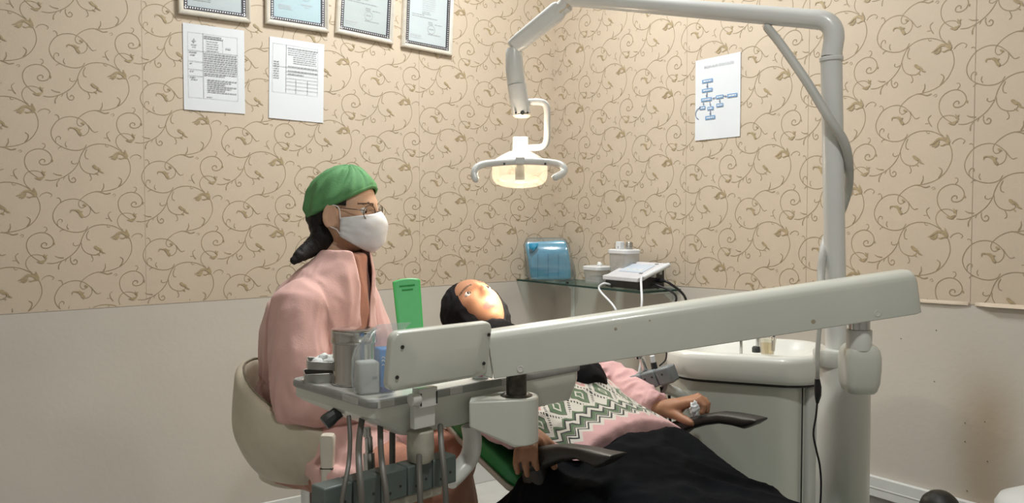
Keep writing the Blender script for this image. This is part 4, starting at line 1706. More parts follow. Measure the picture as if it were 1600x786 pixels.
M_black2 = mat('black_armrest', (.021, .020, .018), .42, bump=.2, bscale=250)
p0 = P(833, 725, 1.832)
armrest([(822, 706, 737, 1.85), (832, 700, 738, 1.835), (845, 697, 735, 1.815), (862, 695, 728, 1.79), (885, 694, 719, 1.755), (910, 697, 716, 1.72), (928, 700, 724, 1.69), (940, 703, 730, 1.668), (955, 706, 723, 1.647), (966, 709, 714, 1.632)], .050,
        [(p0 + V((0, 0, .01)), .06), (p0 + V((.01, 0, -.06)), .08), (CH(-.01, -.275, .46), .12), (CH(0, -.255, .41), .12)])
p0 = P(1050, 676, 2.11)
armrest([(1030, 668, 688, 2.14), (1042, 661, 690, 2.12), (1058, 657, 688, 2.10), (1080, 652, 671, 2.065), (1105, 646, 664, 2.03), (1130, 643, 661, 1.99), (1150, 645, 664, 1.96), (1168, 648, 669, 1.93), (1183, 651, 663, 1.91), (1190, 654, 658, 1.90)], .050,
        [(p0 + V((0, 0, .01)), .06), (p0 + V((.0, 0, -.05)), .07), (CH(-.02, .262, .46), .10), (CH(-.01, .255, .41), .10)])

# ------------------------------------------------------------------ operator's stool
M_leather = mat('worn_leatherette', (.50, .45, .35), .5, var=.16, scale=9, bump=.25, bscale=60)
sk = V((-.565, 2.27, 0))
root = thing('operator_stool', 'beige leatherette stool with a wrap-round back, under the person in pink', 'stool', sk)
m = MB()
NU, NV = 26, 12
grid_o, grid_i = [], []
for i in range(NU + 1):
    ps = -pi * .66 + pi * 1.32 * i / NU          # 0 = straight back, positive = camera side
    k_ = abs(ps) / (pi * .66)
    ztp_ = .752 - .155 * max(0, (k_ - .12) / .88) ** 1.15
    ro, ri = [], []
    for j in range(NV + 1):
        f_ = j / NV
        z = .474 + (ztp_ - .474) * f_
        bt_ = .60 + .33 * k_
        R = .200 * (bt_ + (1 - bt_) * min(1, f_ / .45) ** .55) + .010 * sin(pi * f_)
        dr = V((-cos(ps), -sin(ps) * 1.24, 0))
        cx = sk + V((.012, 0, 0))
        if k_ > .72:
            cx = cx + XA * (k_ - .72) * .15
        ro.append(cx + dr * R + ZA * z)
        ri.append(cx + dr * (R - .030 - .006 * sin(pi * f_)) + ZA * (z + .004 * (f_ == 0)))
    grid_o.append(ro)
    grid_i.append(ri)
rings = []
for o_, i_ in zip(grid_o, grid_i):
    topm = (o_[-1] + i_[-1]) / 2 + ZA * .010
    rings.append(o_ + [topm] + i_[::-1])
m.loft(rings)
bkst = build(m, 'backrest', M_leather, root, sub=1, sharp=180)
m = MB()
m.tube([(a[-1] * .25 + b[-1] * .75) + ZA * .0065 for a, b in zip(grid_o, grid_i)], .0028, 8)
build(m, 'piping', mat('dark_seam', (.22, .19, .14), .6), bkst)
m = MB()
m.lathe([(.05, .435), (.12, .437), (.135, .447), (.14, .465), (.13, .48), (.1, .485), (.004, .487)], sk, 40)
build(m, 'seat', M_leather, root)
m = MB()
e = P(512, 712, 1.955)
m.loft([[e + V((a, b, z)) for a, b in rrect(w, .03, .008, 4)] for z, w in ((-.12, .024), (-.025, .030), (-.022, .030), (.02, .034), (.045, .036), (.052, .028))])
m.box(e + V((.0, .0, -.028)), (.0315, .0315, .003), m=1)
m.box(e + V((.012, .045, -.06)), (.028, .085, .05))
build(m, 'side_post', [M_shell, M_gap], root, bevel=.002)
m = MB()
m.lathe([(.03, .10), (.03, .22), (.024, .225), (.024, .436)], sk, 20)
build(m, 'gas_column', M_chrome, root)
for i in range(5):
    a = 2 * pi * i / 5 + .3
    d_ = V((cos(a), sin(a), 0))
    m = MB()
    m.tube([sk + ZA * .105, sk + d_ * .14 + ZA * .095, sk + d_ * .26 + ZA * .07], [.024, .02, .015], 12, round_ends=True)
    lg = build(m, 'leg', M_chrome, root)
    m = MB()
    c = sk + d_ * .255 + ZA * .026
    m.lathe([(.012, -.012), (.026, -.011), (.026, .011), (.012, .012)], c, 18, axis=V((-d_.y, d_.x, 0)))
    build(m, 'caster', M_black, lg)
# ------------------------------------------------------------------ people
def skin_mat(name, col):
    m = mat(name, col, .5, var=.06, scale=18, bump=.12, bscale=400, spec=.4)
    b = m.node_tree.nodes['Principled BSDF']
    b.inputs['Subsurface Weight'].default_value = .08
    b.inputs['Subsurface Radius'].default_value = (.02, .008, .004)
    return m


M_skin = skin_mat('skin_light_brown', (.60, .375, .255))
M_skin2 = skin_mat('skin_brown', (.35, .175, .10))
M_lip = mat('lips', (.36, .13, .11), .45)
M_brow = mat('brow_hair', (.10, .06, .04), .7)
M_eyew = mat('eye_white', (.75, .73, .70), .15)
M_iris = mat('iris', (.03, .018, .012), .1)
M_hair = mat('black_hair', (.012, .010, .010), .6, var=.5, scale=30, stretch=(1, 1, .15), bump=.8, bscale=220, spec=.2)


class Head:
    def __init__(s, c, f, u):
        s.c, s.f = V(c), V(f).normalized()
        u = V(u)
        s.u = (u - s.f * u.dot(s.f)).normalized()
        s.r = s.f.cross(s.u)

    def p(s, x, y, z):
        return s.c + s.r * x + s.f * y + s.u * z

    def loc(s, q):
        d = q - s.c
        return d.dot(s.r), d.dot(s.f), d.dot(s.u)


def head_point(d):
    """unit direction (right, forward, up) -> point of the head's surface"""
    x, y, z = .074 * d[0], .094 * d[1], .114 * d[2]
    k = max(0, -z / .114)
    x *= 1 - .20 * k ** 1.4
    if y < 0 and z < -.02:
        y *= 1 - .45 * min(1, (-z - .02) / .08)
    if y > 0:
        x *= 1 - .06 * (y / .094) ** 2
        y += .008 * k
        ax = abs(x)
        y += .021 * exp(-(x / .0105) ** 2) * exp(-((z + .020) / .016) ** 2)
        y += .012 * exp(-(x / .0085) ** 2) * exp(-((z - .004) / .026) ** 2)
        y += .006 * exp(-((ax - .011) / .007) ** 2) * exp(-((z + .028) / .008) ** 2)
        y -= .010 * exp(-((ax - .031) / .015) ** 2 - ((z - .010) / .011) ** 2)
        y += .004 * exp(-((ax - .028) / .024) ** 2 - ((z - .032) / .009) ** 2)
        y += .0065 * exp(-(x / .018) ** 2) * exp(-((z + .057) / .006) ** 2)
        y += .0060 * exp(-(x / .016) ** 2) * exp(-((z + .069) / .006) ** 2)
        y += .007 * exp(-(x / .02) ** 2 - ((z + .097) / .014) ** 2)
        y += .004 * exp(-((ax - .040) / .018) ** 2 - ((z + .022) / .02) ** 2)
    return x, y, z


def add_head(mb, H, ears=True):
    nu, nv = 72, 60
    rings = []
    for i in range(1, nv):
        t = -pi / 2 + pi * i / nv
        rings.append([H.p(*head_point((cos(t) * cos(2 * pi * j / nu), cos(t) * sin(2 * pi * j / nu), sin(t)))) for j in range(nu)])
    mb.loft(rings)
    if ears:
        for sg in (1, -1):
            er = (H.r * sg * .45 - H.f * .9).normalized()
            n_ = H.u.cross(er).normalized()
            c = H.p(.0765 * sg, .004, -.012)
            mb.ell(c, (er * .017, n_ * .0055, H.u * .029), 16, 12)
            loop = [c + er * (.017 * cos(a)) + H.u * (.030 * sin(a)) + n_ * 0 + er * .004 for a in [radians(q) for q in range(-75, 200, 25)]]
            mb.tube([q + n_ * .003 * (1 if n_.dot(H.r) * sg > 0 else -1) for q in loop], .0058, 8, round_ends=True)
            mb.ell(H.p(.074 * sg, .008, -.038), (er * .007, n_ * .006, H.u * .009), 10, 8)


def face_paint(H, c):
    x, y, z = H.loc(c)
    if y > .05:
        if abs(x) < .024 * (1 - ((z + .063) / .0125) ** 2) ** .5 if abs(z + .063) < .0125 else False:
            return 1
        if .013 < abs(x) < .052 and abs(z - .031 + abs(abs(x) - .030) * .18) < .0030:
            return 2
    return 0


def eyes(H, parent):
    for sg in (1, -1):
        m = MB()
        c = H.p(.031 * sg, .0698, .0090)
        m.ell(c, (H.r * .0125, H.u * .0125, H.f * .0125), 20, 16)
        paint(m, lambda q: 1 if (q - c).normalized().dot(H.f) > .86 else 0)
        build(m, 'eye', [M_eyew, M_iris], parent)


def limb(mb, chain, n=14):
    """tapered limb through joints: (point, radius)"""
    mb.tube([p for p, _ in chain], [r for _, r in chain], n, round_ends=True)


def folds(scale, amp, stretch=(1, 1, 1), seed=0.):
    o = V((seed, seed * .7, seed * 1.3))

    def fn(p):
        q = V((p.x * stretch[0], p.y * stretch[1], p.z * stretch[2])) * scale + o
        w = V((noise.noise(q * .6), noise.noise(q * .6 + V((7, 3, 1))), 0))
        r = noise.noise(q + w * 1.2)
        return amp * (1 - 2.2 * abs(r))
    return fn


# ================================================================== the dentist
fB = V((.97, -.24, 0)).normalized()
rB = V((-.24, -.97, 0)).normalized()
hip = V((-.565, 2.27, .55))
B = lambda f, r, z: V((hip.x, hip.y, 0)) + fB * f + rB * r + ZA * z
HD = Head((-.466, 2.295, 1.172), (.955, -.28, -.10), (.06, -.02, 1))
fL = V((.84, -.54, 0)).normalized()
rL = V((-.54, -.84, 0)).normalized()
BL = lambda f, r, z: V((hip.x, hip.y, 0)) + fL * f + rL * r + ZA * z
dentist = thing('person', 'seated person in pink gown, green cap and white face mask, looking down to the right', 'person', V((-.565, 2.27, 0)))
m = MB()
add_head(m, HD)
nb_ = B(.095, 0, .985)
limb(m, [(HD.p(0, -.022, -.05), .052), (HD.p(0, -.030, -.10), .050), (nb_, .056), (B(.07, 0, .93), .06)], 18)
# slim trunk and limbs beneath the clothes
limb(m, [(B(.065, 0, .95), .06), (B(.02, 0, .80), .085), (B(-.01, 0, .66), .10), (B(0, 0, .57), .10)], 18)
limb(m, [(B(.06, -.13, .945), .045), (B(.06, .13, .945), .045)])
for sg in (1, -1):
    limb(m, [(BL(.0, .08 * sg, .54), .075), (BL(.21, .085 * sg, .54), .066), (BL(.42, .085 * sg, .53), .054)])
    limb(m, [(BL(.42, .085 * sg, .53), .052), (BL(.42, .085 * sg, .40), .048), (BL(.39, .085 * sg, .24), .04), (BL(.38, .085 * sg, .09), .032)])
    limb(m, [(BL(.36, .085 * sg, .045), .032), (BL(.46, .09 * sg, .035), .034), (BL(.53, .095 * sg, .03), .024)])


def hand_chains(wr, d, up, side, curl=.5):
    """a relaxed hand: d = towards the fingers, up = back of the hand, side = towards the thumb"""
    d, up, side = d.normalized(), up.normalized(), side.normalized()
    ch = [[(wr, .021), (wr + d * .03, .022), (wr + d * .05, .022)]]
    for k_, (o, ln) in enumerate(((.027, .070), (.009, .078), (-.009, .073), (-.026, .058))):
        a = wr + d * (.082 - abs(o - .005) * .25) + side * o
        ch.append([(wr + d * .035 + side * o * .7, .014), (a, .0115)])
        p, dirv = a, d
        seq = [(a, .0105)]
        for s_, f_ in ((.45, .5), (.3, .9), (.25, 1.2)):
            t = curl * f_
            dirv = (d * cos(t) - up * sin(t)).normalized()
            p = p + dirv * ln * s_
            seq.append((p, .0095 if f_ < 1 else .008))
        ch.append(seq)
    b = wr + d * .022 + side * .020
    ch.append([(b, .014), (b + (d * .5 + side * .75 - up * .2) * .034, .012), (b + (d * .8 + side * .65 - up * .35) * .058, .0105), (b + (d * .95 + side * .5 - up * .45) * .078, .0085)])
    return ch


for sg, sh, el, wr in ((1, B(.058, .150, .935), B(.085, .205, .690), B(.30, .12, .700)), (-1, B(.07, -.145, .935), B(.12, -.19, .700), B(.31, -.09, .710))):
    limb(m, [(sh, .046), (el, .038)])
    limb(m, [(el, .037), (wr, .024)])
    for ch in hand_chains(wr, (fB - rB * .25 * sg + ZA * .05), ZA, -rB * sg, .55):
        limb(m, ch, 10)
body = remesh(m, .0042, 3)
paint(body, lambda c: face_paint(HD, c))
build(body, 'body', [M_skin, M_lip, M_brow], dentist, sharp=180)
eyes(HD, dentist)

# green cap
M_cap = mat('green_cap_cloth', (.10, .275, .105), .75, var=.10, scale=22, bump=.3, bscale=220)
m = MB()
NU_, NV_ = 96, 44
rows = []
for i in range(NV_ + 1):
    row = []
    for j in range(NU_):
        az = 2 * pi * j / NU_
        # lower edge of the cap runs from brow over the ear to the nape
        ce, se = cos(az), sin(az)          # ce: right, se: forward
        zed = .018 + .60 * se * .094 - .006 * (1 - abs(se))
        lat0 = math.asin(max(-1, min(1, zed / .125)))
        la = lat0 + (pi / 2 - .03 - lat0) * i / NV_
        d = (cos(la) * ce, cos(la) * se, sin(la))
        puff = .011 + .011 * max(0, -d[1]) * (1 - max(0, d[2]) ** 3) * min(1, i / 6)
        base_ = V((.074 * d[0], .094 * d[1], .114 * d[2]))
        q = base_ * (1 + (puff if i > 0 else .005) / base_.length)
        w = noise.noise(V((ce * 2.2, se * 2.2, la * 1.2))) * .005 + (.5 - abs(noise.noise(V((ce * 3.4 + la, se * 3.4 - la * .7, la * .8 + 9)))) * 1.6) * .009
        q += q.normalized() * w * min(1, i / 5)
        if i == 1:
            q += q.normalized() * .0018
        row.append(HD.p(q.x, q.y, q.z))
    rows.append(row)
m.loft(rows, caps=False)
m.add(rows[-1], [tuple(range(NU_))])
build(m, 'cap', M_cap, dentist, solid=.0018, sharp=180)
# black hair below the cap, tied back
m = MB()
rows = []
for i in range(33):
    la = -1.15 + 1.75 * i / 32
    rows.append([HD.p(*(V((.0745 * cos(la) * cos(2 * pi * j / 72), .094 * cos(la) * sin(2 * pi * j / 72) - .002, .116 * sin(la))) * 1.045)) for j in range(72)])
tmp = MB().loft(rows, caps=False)
keep = []
for f in tmp.f:
    c = V((0, 0, 0))
    for k_ in f:
        c += tmp.v[k_]
    x, y, z = HD.loc(c / len(f))
    if (y < -.030 + .02 * (z > -.01) and z > -.075 and z < .05) or (y < .040 and .012 + .25 * y < z < .06):
        keep.append(f)
m.add(tmp.v, keep)
hair = build(m, 'hair', M_hair, dentist, solid=.004, sharp=180)
m = MB()
tail = [HD.p(.012, -.066, -.02), P(508, 358, 2.27), P(500, 376, 2.25), P(486, 388, 2.21), P(470, 399, 2.175), P(460, 407, 2.16)]
m.ell(HD.p(.016, -.050, -.030), (HD.r * .054, HD.f * .042, HD.u * .060), 24, 18)
m.tube(catmull(tail, 5), [.044 - .0013 * i for i in range(26)], 18, round_ends=True, flat=.8)
for k_ in range(9):
    o = V((noise.noise(V((k_, 0, 1))), noise.noise(V((k_, 5, 1))), noise.noise(V((k_, 9, 1))))) * .03
    m.tube(catmull([p + o * (i / 5) ** .5 for i, p in enumerate(tail)], 4), [.012 - .0005 * i for i in range(21)], 8, round_ends=True)
t2 = remesh(m, .004, 2)
displace(t2, folds(60, .0016, (1, 1, .35)))
build(t2, 'ponytail', M_hair, hair, sharp=180)

# face mask with a folded ridge, and its ear loops
M_mask = mat('white_mask', (.74, .74, .76), .8, var=.02, bump=.15, bscale=300)
m = MB()
rows = []
for i in range(33):
    a = -1.30 + 2.60 * i / 32
    e = abs(a) / 1.30
    row = []
    for j in range(25):
        f_ = j / 24
        zt = .006 - .020 * e ** 1.5 + .004 * exp(-(a / .25) ** 2)
        zb_ = -.104 + .040 * e ** 1.8
        z = zb_ + (zt - zb_) * f_
        la = max(-1.3, min(1.3, math.asin(max(-.97, min(.97, z / .122)))))
        hx, hy = sin(a) * .0755 * cos(la) ** .45, cos(a) * .104 * cos(la) ** .32
        rr_ = math.hypot(hx, hy)
        bul = .027 * exp(-(a / .55) ** 2) * sin(pi * min(1, f_ * .95 + .06)) ** .8
        rr_ += .004 + bul + .0025 * noise.noise(V((a * 4, f_ * 5, 2))) + .0012 * sin(f_ * 3 * pi) * exp(-(a / .7) ** 2)
        n_ = math.hypot(hx, hy)
        row.append(HD.p(hx / n_ * rr_, hy / n_ * rr_, z))
    rows.append(row)
m.grid(rows)
mk = build(m, 'face_mask', M_mask, dentist, solid=.0016, sharp=180)
m = MB()
for sg, rw in ((1, rows[-1]), (-1, rows[0])):
    ear = HD.p(.083 * sg, -.008, .014)
    ear2 = HD.p(.081 * sg, -.010, -.036)
    m.tube(catmull([rw[22], HD.p(.081 * sg, .022, .014), ear, HD.p(.085 * sg, -.018, -.010), ear2, HD.p(.079 * sg, .020, -.046), rw[3]], 5), .0016, 6)
build(m, 'ear_loop', M_mask, mk)
# thin glasses
M_wire = mat('glasses_wire', (.10, .075, .06), .3, metal=.6)
m = MB()
lens = []
for sg in (1, -1):
    c = HD.p(.034 * sg, .1005 - .008, .006)
    ax1 = (HD.r * sg * .97 - HD.f * .22).normalized()
    q = [c + ax1 * (a * .0255) + HD.u * (b * .0195) for a, b in [(cos(2 * pi * i / 28) * (1 if abs(cos(2 * pi * i / 28)) < .8 else .97), sin(2 * pi * i / 28)) for i in range(28)]]
    lens.append(q)
    m.tube(q, .0012, 8, closed=True)
    m.tube(catmull([c + ax1 * .0255 + HD.u * .006, HD.p(.070 * sg, .068, .012), HD.p(.0775 * sg, .02, .012), HD.p(.0785 * sg, -.012, .008)], 4), .0012, 8)
m.tube([HD.p(.0085, .102, .009), HD.p(0, .105, .011), HD.p(-.0085, .102, .009)], .0012, 8)
gl = build(m, 'glasses', M_wire, dentist)
m = MB()
for q in lens:
    m.add(q, [tuple(range(28))])
build(m, 'lens', mat_thin('lens_glass', (.985, .985, .985), .008), gl)

# terracotta dress
M_dress = mat('terracotta_dress', (.38, .165, .105), .8, var=.08, scale=16, bump=.3, bscale=200, sheen=.2)
M_gown = mat('pink_gown', (.62, .375, .34), .8, var=.04, scale=10, bump=.25, bscale=260, sheen=.2)


def trunk(mb, rings_, n=40):
    rr = []
    for f, z, hf, hr in rings_:
        rr.append([B(f + hf * cos(2 * pi * j / n) * (1 if True else 0), hr * sin(2 * pi * j / n), z) for j in range(n)])
    mb.loft(rr)


m = MB()
trunk(m, [(0.005, .53, .13, .15), (-.005, .62, .12, .15), (.01, .72, .095, .14), (.034, .82, .130, .165), (.052, .90, .120, .160), (.070, .96, .102, .125), (.094, 1.01, .074, .080), (.113, 1.055, .054, .058)])
for sg in (1, -1):
    limb(m, [(BL(.0, .08 * sg, .53), .09), (BL(.21, .085 * sg, .53), .085), (BL(.415, .085 * sg, .522), .074)], 20)
rr = []
for z, f, hf, hr in ((.54, .385, .075, .145), (.48, .405, .09, .165), (.40, .41, .10, .18), (.25, .41, .11, .19), (.10, .41, .12, .20)):
    rr.append([BL(f + hf * cos(2 * pi * j / 36), hr * sin(2 * pi * j / 36), z) for j in range(36)])
m.loft(rr)
d_ = remesh(m, .0075, 6)
displace(d_, folds(16, .006, (1, 1, .22), 3.))
build(d_, 'dress', M_dress, dentist, sharp=180)

# pink surgical gown, open in front at the chest
m = MB()
trunk(m, [(-.012, .51, .120, .145), (-.010, .60, .132, .160), (-.002, .67, .124, .165), (.008, .725, .110, .158), (.022, .78, .124, .172), (.034, .85, .136, .180), (.048, .92, .124, .176), (.064, .965, .112, .155), (.084, 1.005, .098, .124), (.104, 1.04, .076, .086), (.118, 1.075, .062, .068)])
for sg, sh, el, wr in ((1, B(.055, .150, .93), B(.085, .205, .690), B(.28, .125, .698)), (-1, B(.07, -.145, .93), B(.12, -.19, .70), B(.29, -.095, .708))):
    limb(m, [(B(.065, .09 * sg, .955), .055), (sh, .063), (sh.lerp(el, .5) + rB * .006 * sg, .066), (el, .058)], 20)
    limb(m, [(el, .057), (el.lerp(wr, .5), .050), (wr, .040)], 18)
for sg in (1, -1):
    limb(m, [(BL(.03, .068 * sg, .56), .080), (BL(.12, .08 * sg, .535), .098), (BL(.30, .085 * sg, .535), .090)], 20)
# skirt of the gown hanging off the near thigh
rr = []
for z, f, hf, hr in ((.55, .25, .085, .035), (.48, .26, .10, .030), (.38, .275, .115, .028), (.26, .285, .12, .03)):
    rr.append([BL(f + hf * cos(2 * pi * j / 28), .165 + hr * sin(2 * pi * j / 28), z) for j in range(28)])
m.loft(rr)
g_ = remesh(m, .0065, 6)
big, fine = folds(11, .0105, (1, 1, .35), 1.), folds(24, .0058, (1, 1, .38), 5.)


def gown_fold(p):
    waist = exp(-((p.z - .725) / .03) ** 2)
    return big(p) * min(1, max(0, (1.03 - p.z) / .1)) + fine(p) * (.6 + .9 * waist) - .004 * waist * (1 + sin((p.x + p.y) * 260) * .6)


displace(g_, gown_fold)
keep = []
for i, f in enumerate(g_.f):
    c = V((0, 0, 0))
    for k_ in f:
        c += g_.v[k_]
    c /= len(f)
    fr, rt = (c - hip).dot(fB), (c - hip).dot(rB)
    wv = .012 + .040 * max(0, min(1, (c.z - .74) / .26))
    if fr > .03 and c.z > .72 and -.45 * wv < rt < wv:
        continue
    if c.z > 1.068 or (c.z < .515 and math.hypot((c.x - sk.x) / .235, (c.y - sk.y) / .30) < 1):
        continue
    keep.append(f)
g2 = MB()
g2.v, g2.f, g2.m = g_.v, keep, [0] * len(keep)
soften_rim(g2, 14)
build(g2, 'gown', M_gown, dentist, solid=.003, sharp=180)

# ================================================================== the patient
HP = Head(CH(-.617, .028, .872), AX * .50 + ZA * .83 - NX * .25, -AX * .85 + ZA * .47)
patient = thing('person', 'reclined patient in black hijab, patterned pink sweater and long black skirt', 'person', CH(0, 0, 0))
m = MB()
add_head(m, HP, ears=True)
limb(m, [(HP.p(0, -.02, -.05), .052), (CH(-.51, .01, .79), .05), (CH(-.46, 0, .755), .06)], 18)
limb(m, [(CH(-.44, 0, .735), .085), (CH(-.30, 0, .685), .10), (CH(-.12, 0, .60), .095), (CH(-.02, 0, .57), .095)], 18)
limb(m, [(CH(-.40, -.15, .735), .052), (CH(-.40, .15, .735), .052)])
for sg in (1, -1):
    limb(m, [(CH(-.02, .08 * sg, .545), .070), (CH(.20, .08 * sg - .035, .500), .062), (CH(.40, .075 * sg - .05, .475), .050)])
    limb(m, [(CH(.40, .075 * sg - .05, .475), .048), (CH(.55, .07 * sg - .065, .455), .042), (CH(.70, .07 * sg - .068, .445), .032)])
# left hand resting on the far armrest, its fingers closed round a tissue
elF, wrF = P(968, 600, 2.27), P(1030, 641, 2.125)
limb(m, [(CH(-.40, .165, .74), .048), (elF, .037), (wrF, .0235)])
Pf = lambda l: [(P(x, y, d), r) for x, y, d, r in l]
for ch in (
        [(1030, 641, 2.125, .0235), (1048, 637, 2.105, .024), (1060, 634, 2.09, .021)],
        [(1048, 637, 2.095, .016), (1078, 629, 2.06, .0125)],
        [(1048, 635, 2.105, .016), (1080, 626, 2.075, .0125)],
        [(1048, 633, 2.12, .016), (1077, 625, 2.095, .012)],
        [(1046, 633, 2.13, .015), (1070, 627, 2.12, .011)],
        [(1078, 629, 2.06, .0105), (1090, 626, 2.045, .0098), (1100, 635, 2.038, .009), (1097, 645, 2.035, .008)],
        [(1080, 626, 2.075, .0105), (1095, 622, 2.06, .0098), (1106, 631, 2.055, .009), (1104, 643, 2.052, .008)],
        [(1077, 625, 2.095, .0105), (1091, 619, 2.085, .0095), (1103, 626, 2.08, .009), (1104, 638, 2.078, .008)],
        [(1070, 627, 2.12, .0098), (1082, 621, 2.115, .009), (1093, 625, 2.11, .008), (1097, 634, 2.105, .0075)],
        [(1044, 643, 2.10, .017), (1056, 648, 2.075, .0135), (1068, 655, 2.055, .0115), (1081, 661, 2.035, .0095)]):
    limb(m, Pf(ch), 12)
# right hand hooked over the near armrest
elN, wrN = P(768, 648, 1.99), P(812, 678, 1.875)
limb(m, [(CH(-.40, -.165, .74), .048), (elN, .037), (wrN, .0235)])
for ch in (
        [(812, 678, 1.875, .0235), (822, 683, 1.858, .024), (830, 688, 1.845, .021)],
        [(822, 684, 1.85, .015), (816, 693, 1.822, .0125)],
        [(824, 683, 1.85, .015), (824, 690, 1.818, .0125)],
        [(826, 682, 1.85, .015), (832, 689, 1.812, .0125)],
        [(826, 681, 1.855, .015), (842, 690, 1.822, .012)],
        [(814, 693, 1.822, .0098), (808, 707, 1.797, .0088), (806, 724, 1.790, .0082), (809, 738, 1.798, .007)],
        [(824, 690, 1.818, .0102), (821, 706, 1.788, .0092), (821, 726, 1.780, .0085), (824, 742, 1.790, .0072)],
        [(834, 689, 1.812, .0102), (835, 703, 1.782, .0092), (836, 718, 1.774, .0085), (839, 732, 1.784, .0072)],
        [(842, 690, 1.822, .011), (852, 704, 1.828, .010), (861, 720, 1.822, .0092), (867, 731, 1.81, .008)],
        [(822, 676, 1.868, .0155), (840, 678, 1.853, .0125), (851, 686, 1.842, .0108), (862, 695, 1.832, .009)]):
    limb(m, Pf(ch), 12)
for n_, z_, t_ in ((.0, .475, .70), (-.135, .455, .715)):
    limb(m, [(CH(t_, n_, z_ - .01), .030), (CH(t_ + .026, n_, z_ + .07), .029), (CH(t_ + .036, n_, z_ + .14), .022)])
body = remesh(m, .0040, 3)
paint(body, lambda c: face_paint(HP, c))
build(body, 'body', [M_skin2, M_lip, M_brow], patient, sharp=180)
eyes(HP, patient)
# finger nails on the thumb that shows
# black hijab: hood behind the face, wrapped neck, cloth over the chest
M_hijab = mat('black_hijab', (.008, .008, .0095), .85, var=.2, bump=.3, bscale=200, spec=.12)
m = MB()
m.ell(HP.p(0, -.024, .006), (HP.r * .096, HP.f * .098, HP.u * .128), 40, 30)
m.ell(HP.p(0, -.035, .110), (HP.r * .030, HP.f * .045, HP.u * .030), 20, 14)
limb(m, [(HP.p(0, -.045, -.075), .066), (CH(-.50, .005, .79), .078), (CH(-.45, 0, .765), .088)], 24)
rr = []
for t_, n0, hw, z_, hh in ((-.50, 0, .13, .775, .05), (-.44, 0, .20, .775, .075), (-.36, 0, .20, .765, .075), (-.28, .0, .17, .748, .078), (-.21, .02, .13, .725, .075), (-.165, .035, .085, .712, .066), (-.135, .05, .04, .703, .05)):
    rr.append([CH(t_, n0 + hw * cos(2 * pi * j / 32), z_ + hh * sin(2 * pi * j / 32)) for j in range(32)])
m.loft(rr)
h_ = remesh(m, .0055, 5)
displace(h_, folds(22, .004, (1, 1, 1), 2.))
build(h_, 'hijab', M_hijab, patient, sharp=180)

# sweater: pink, knitted diamond pattern round the trunk


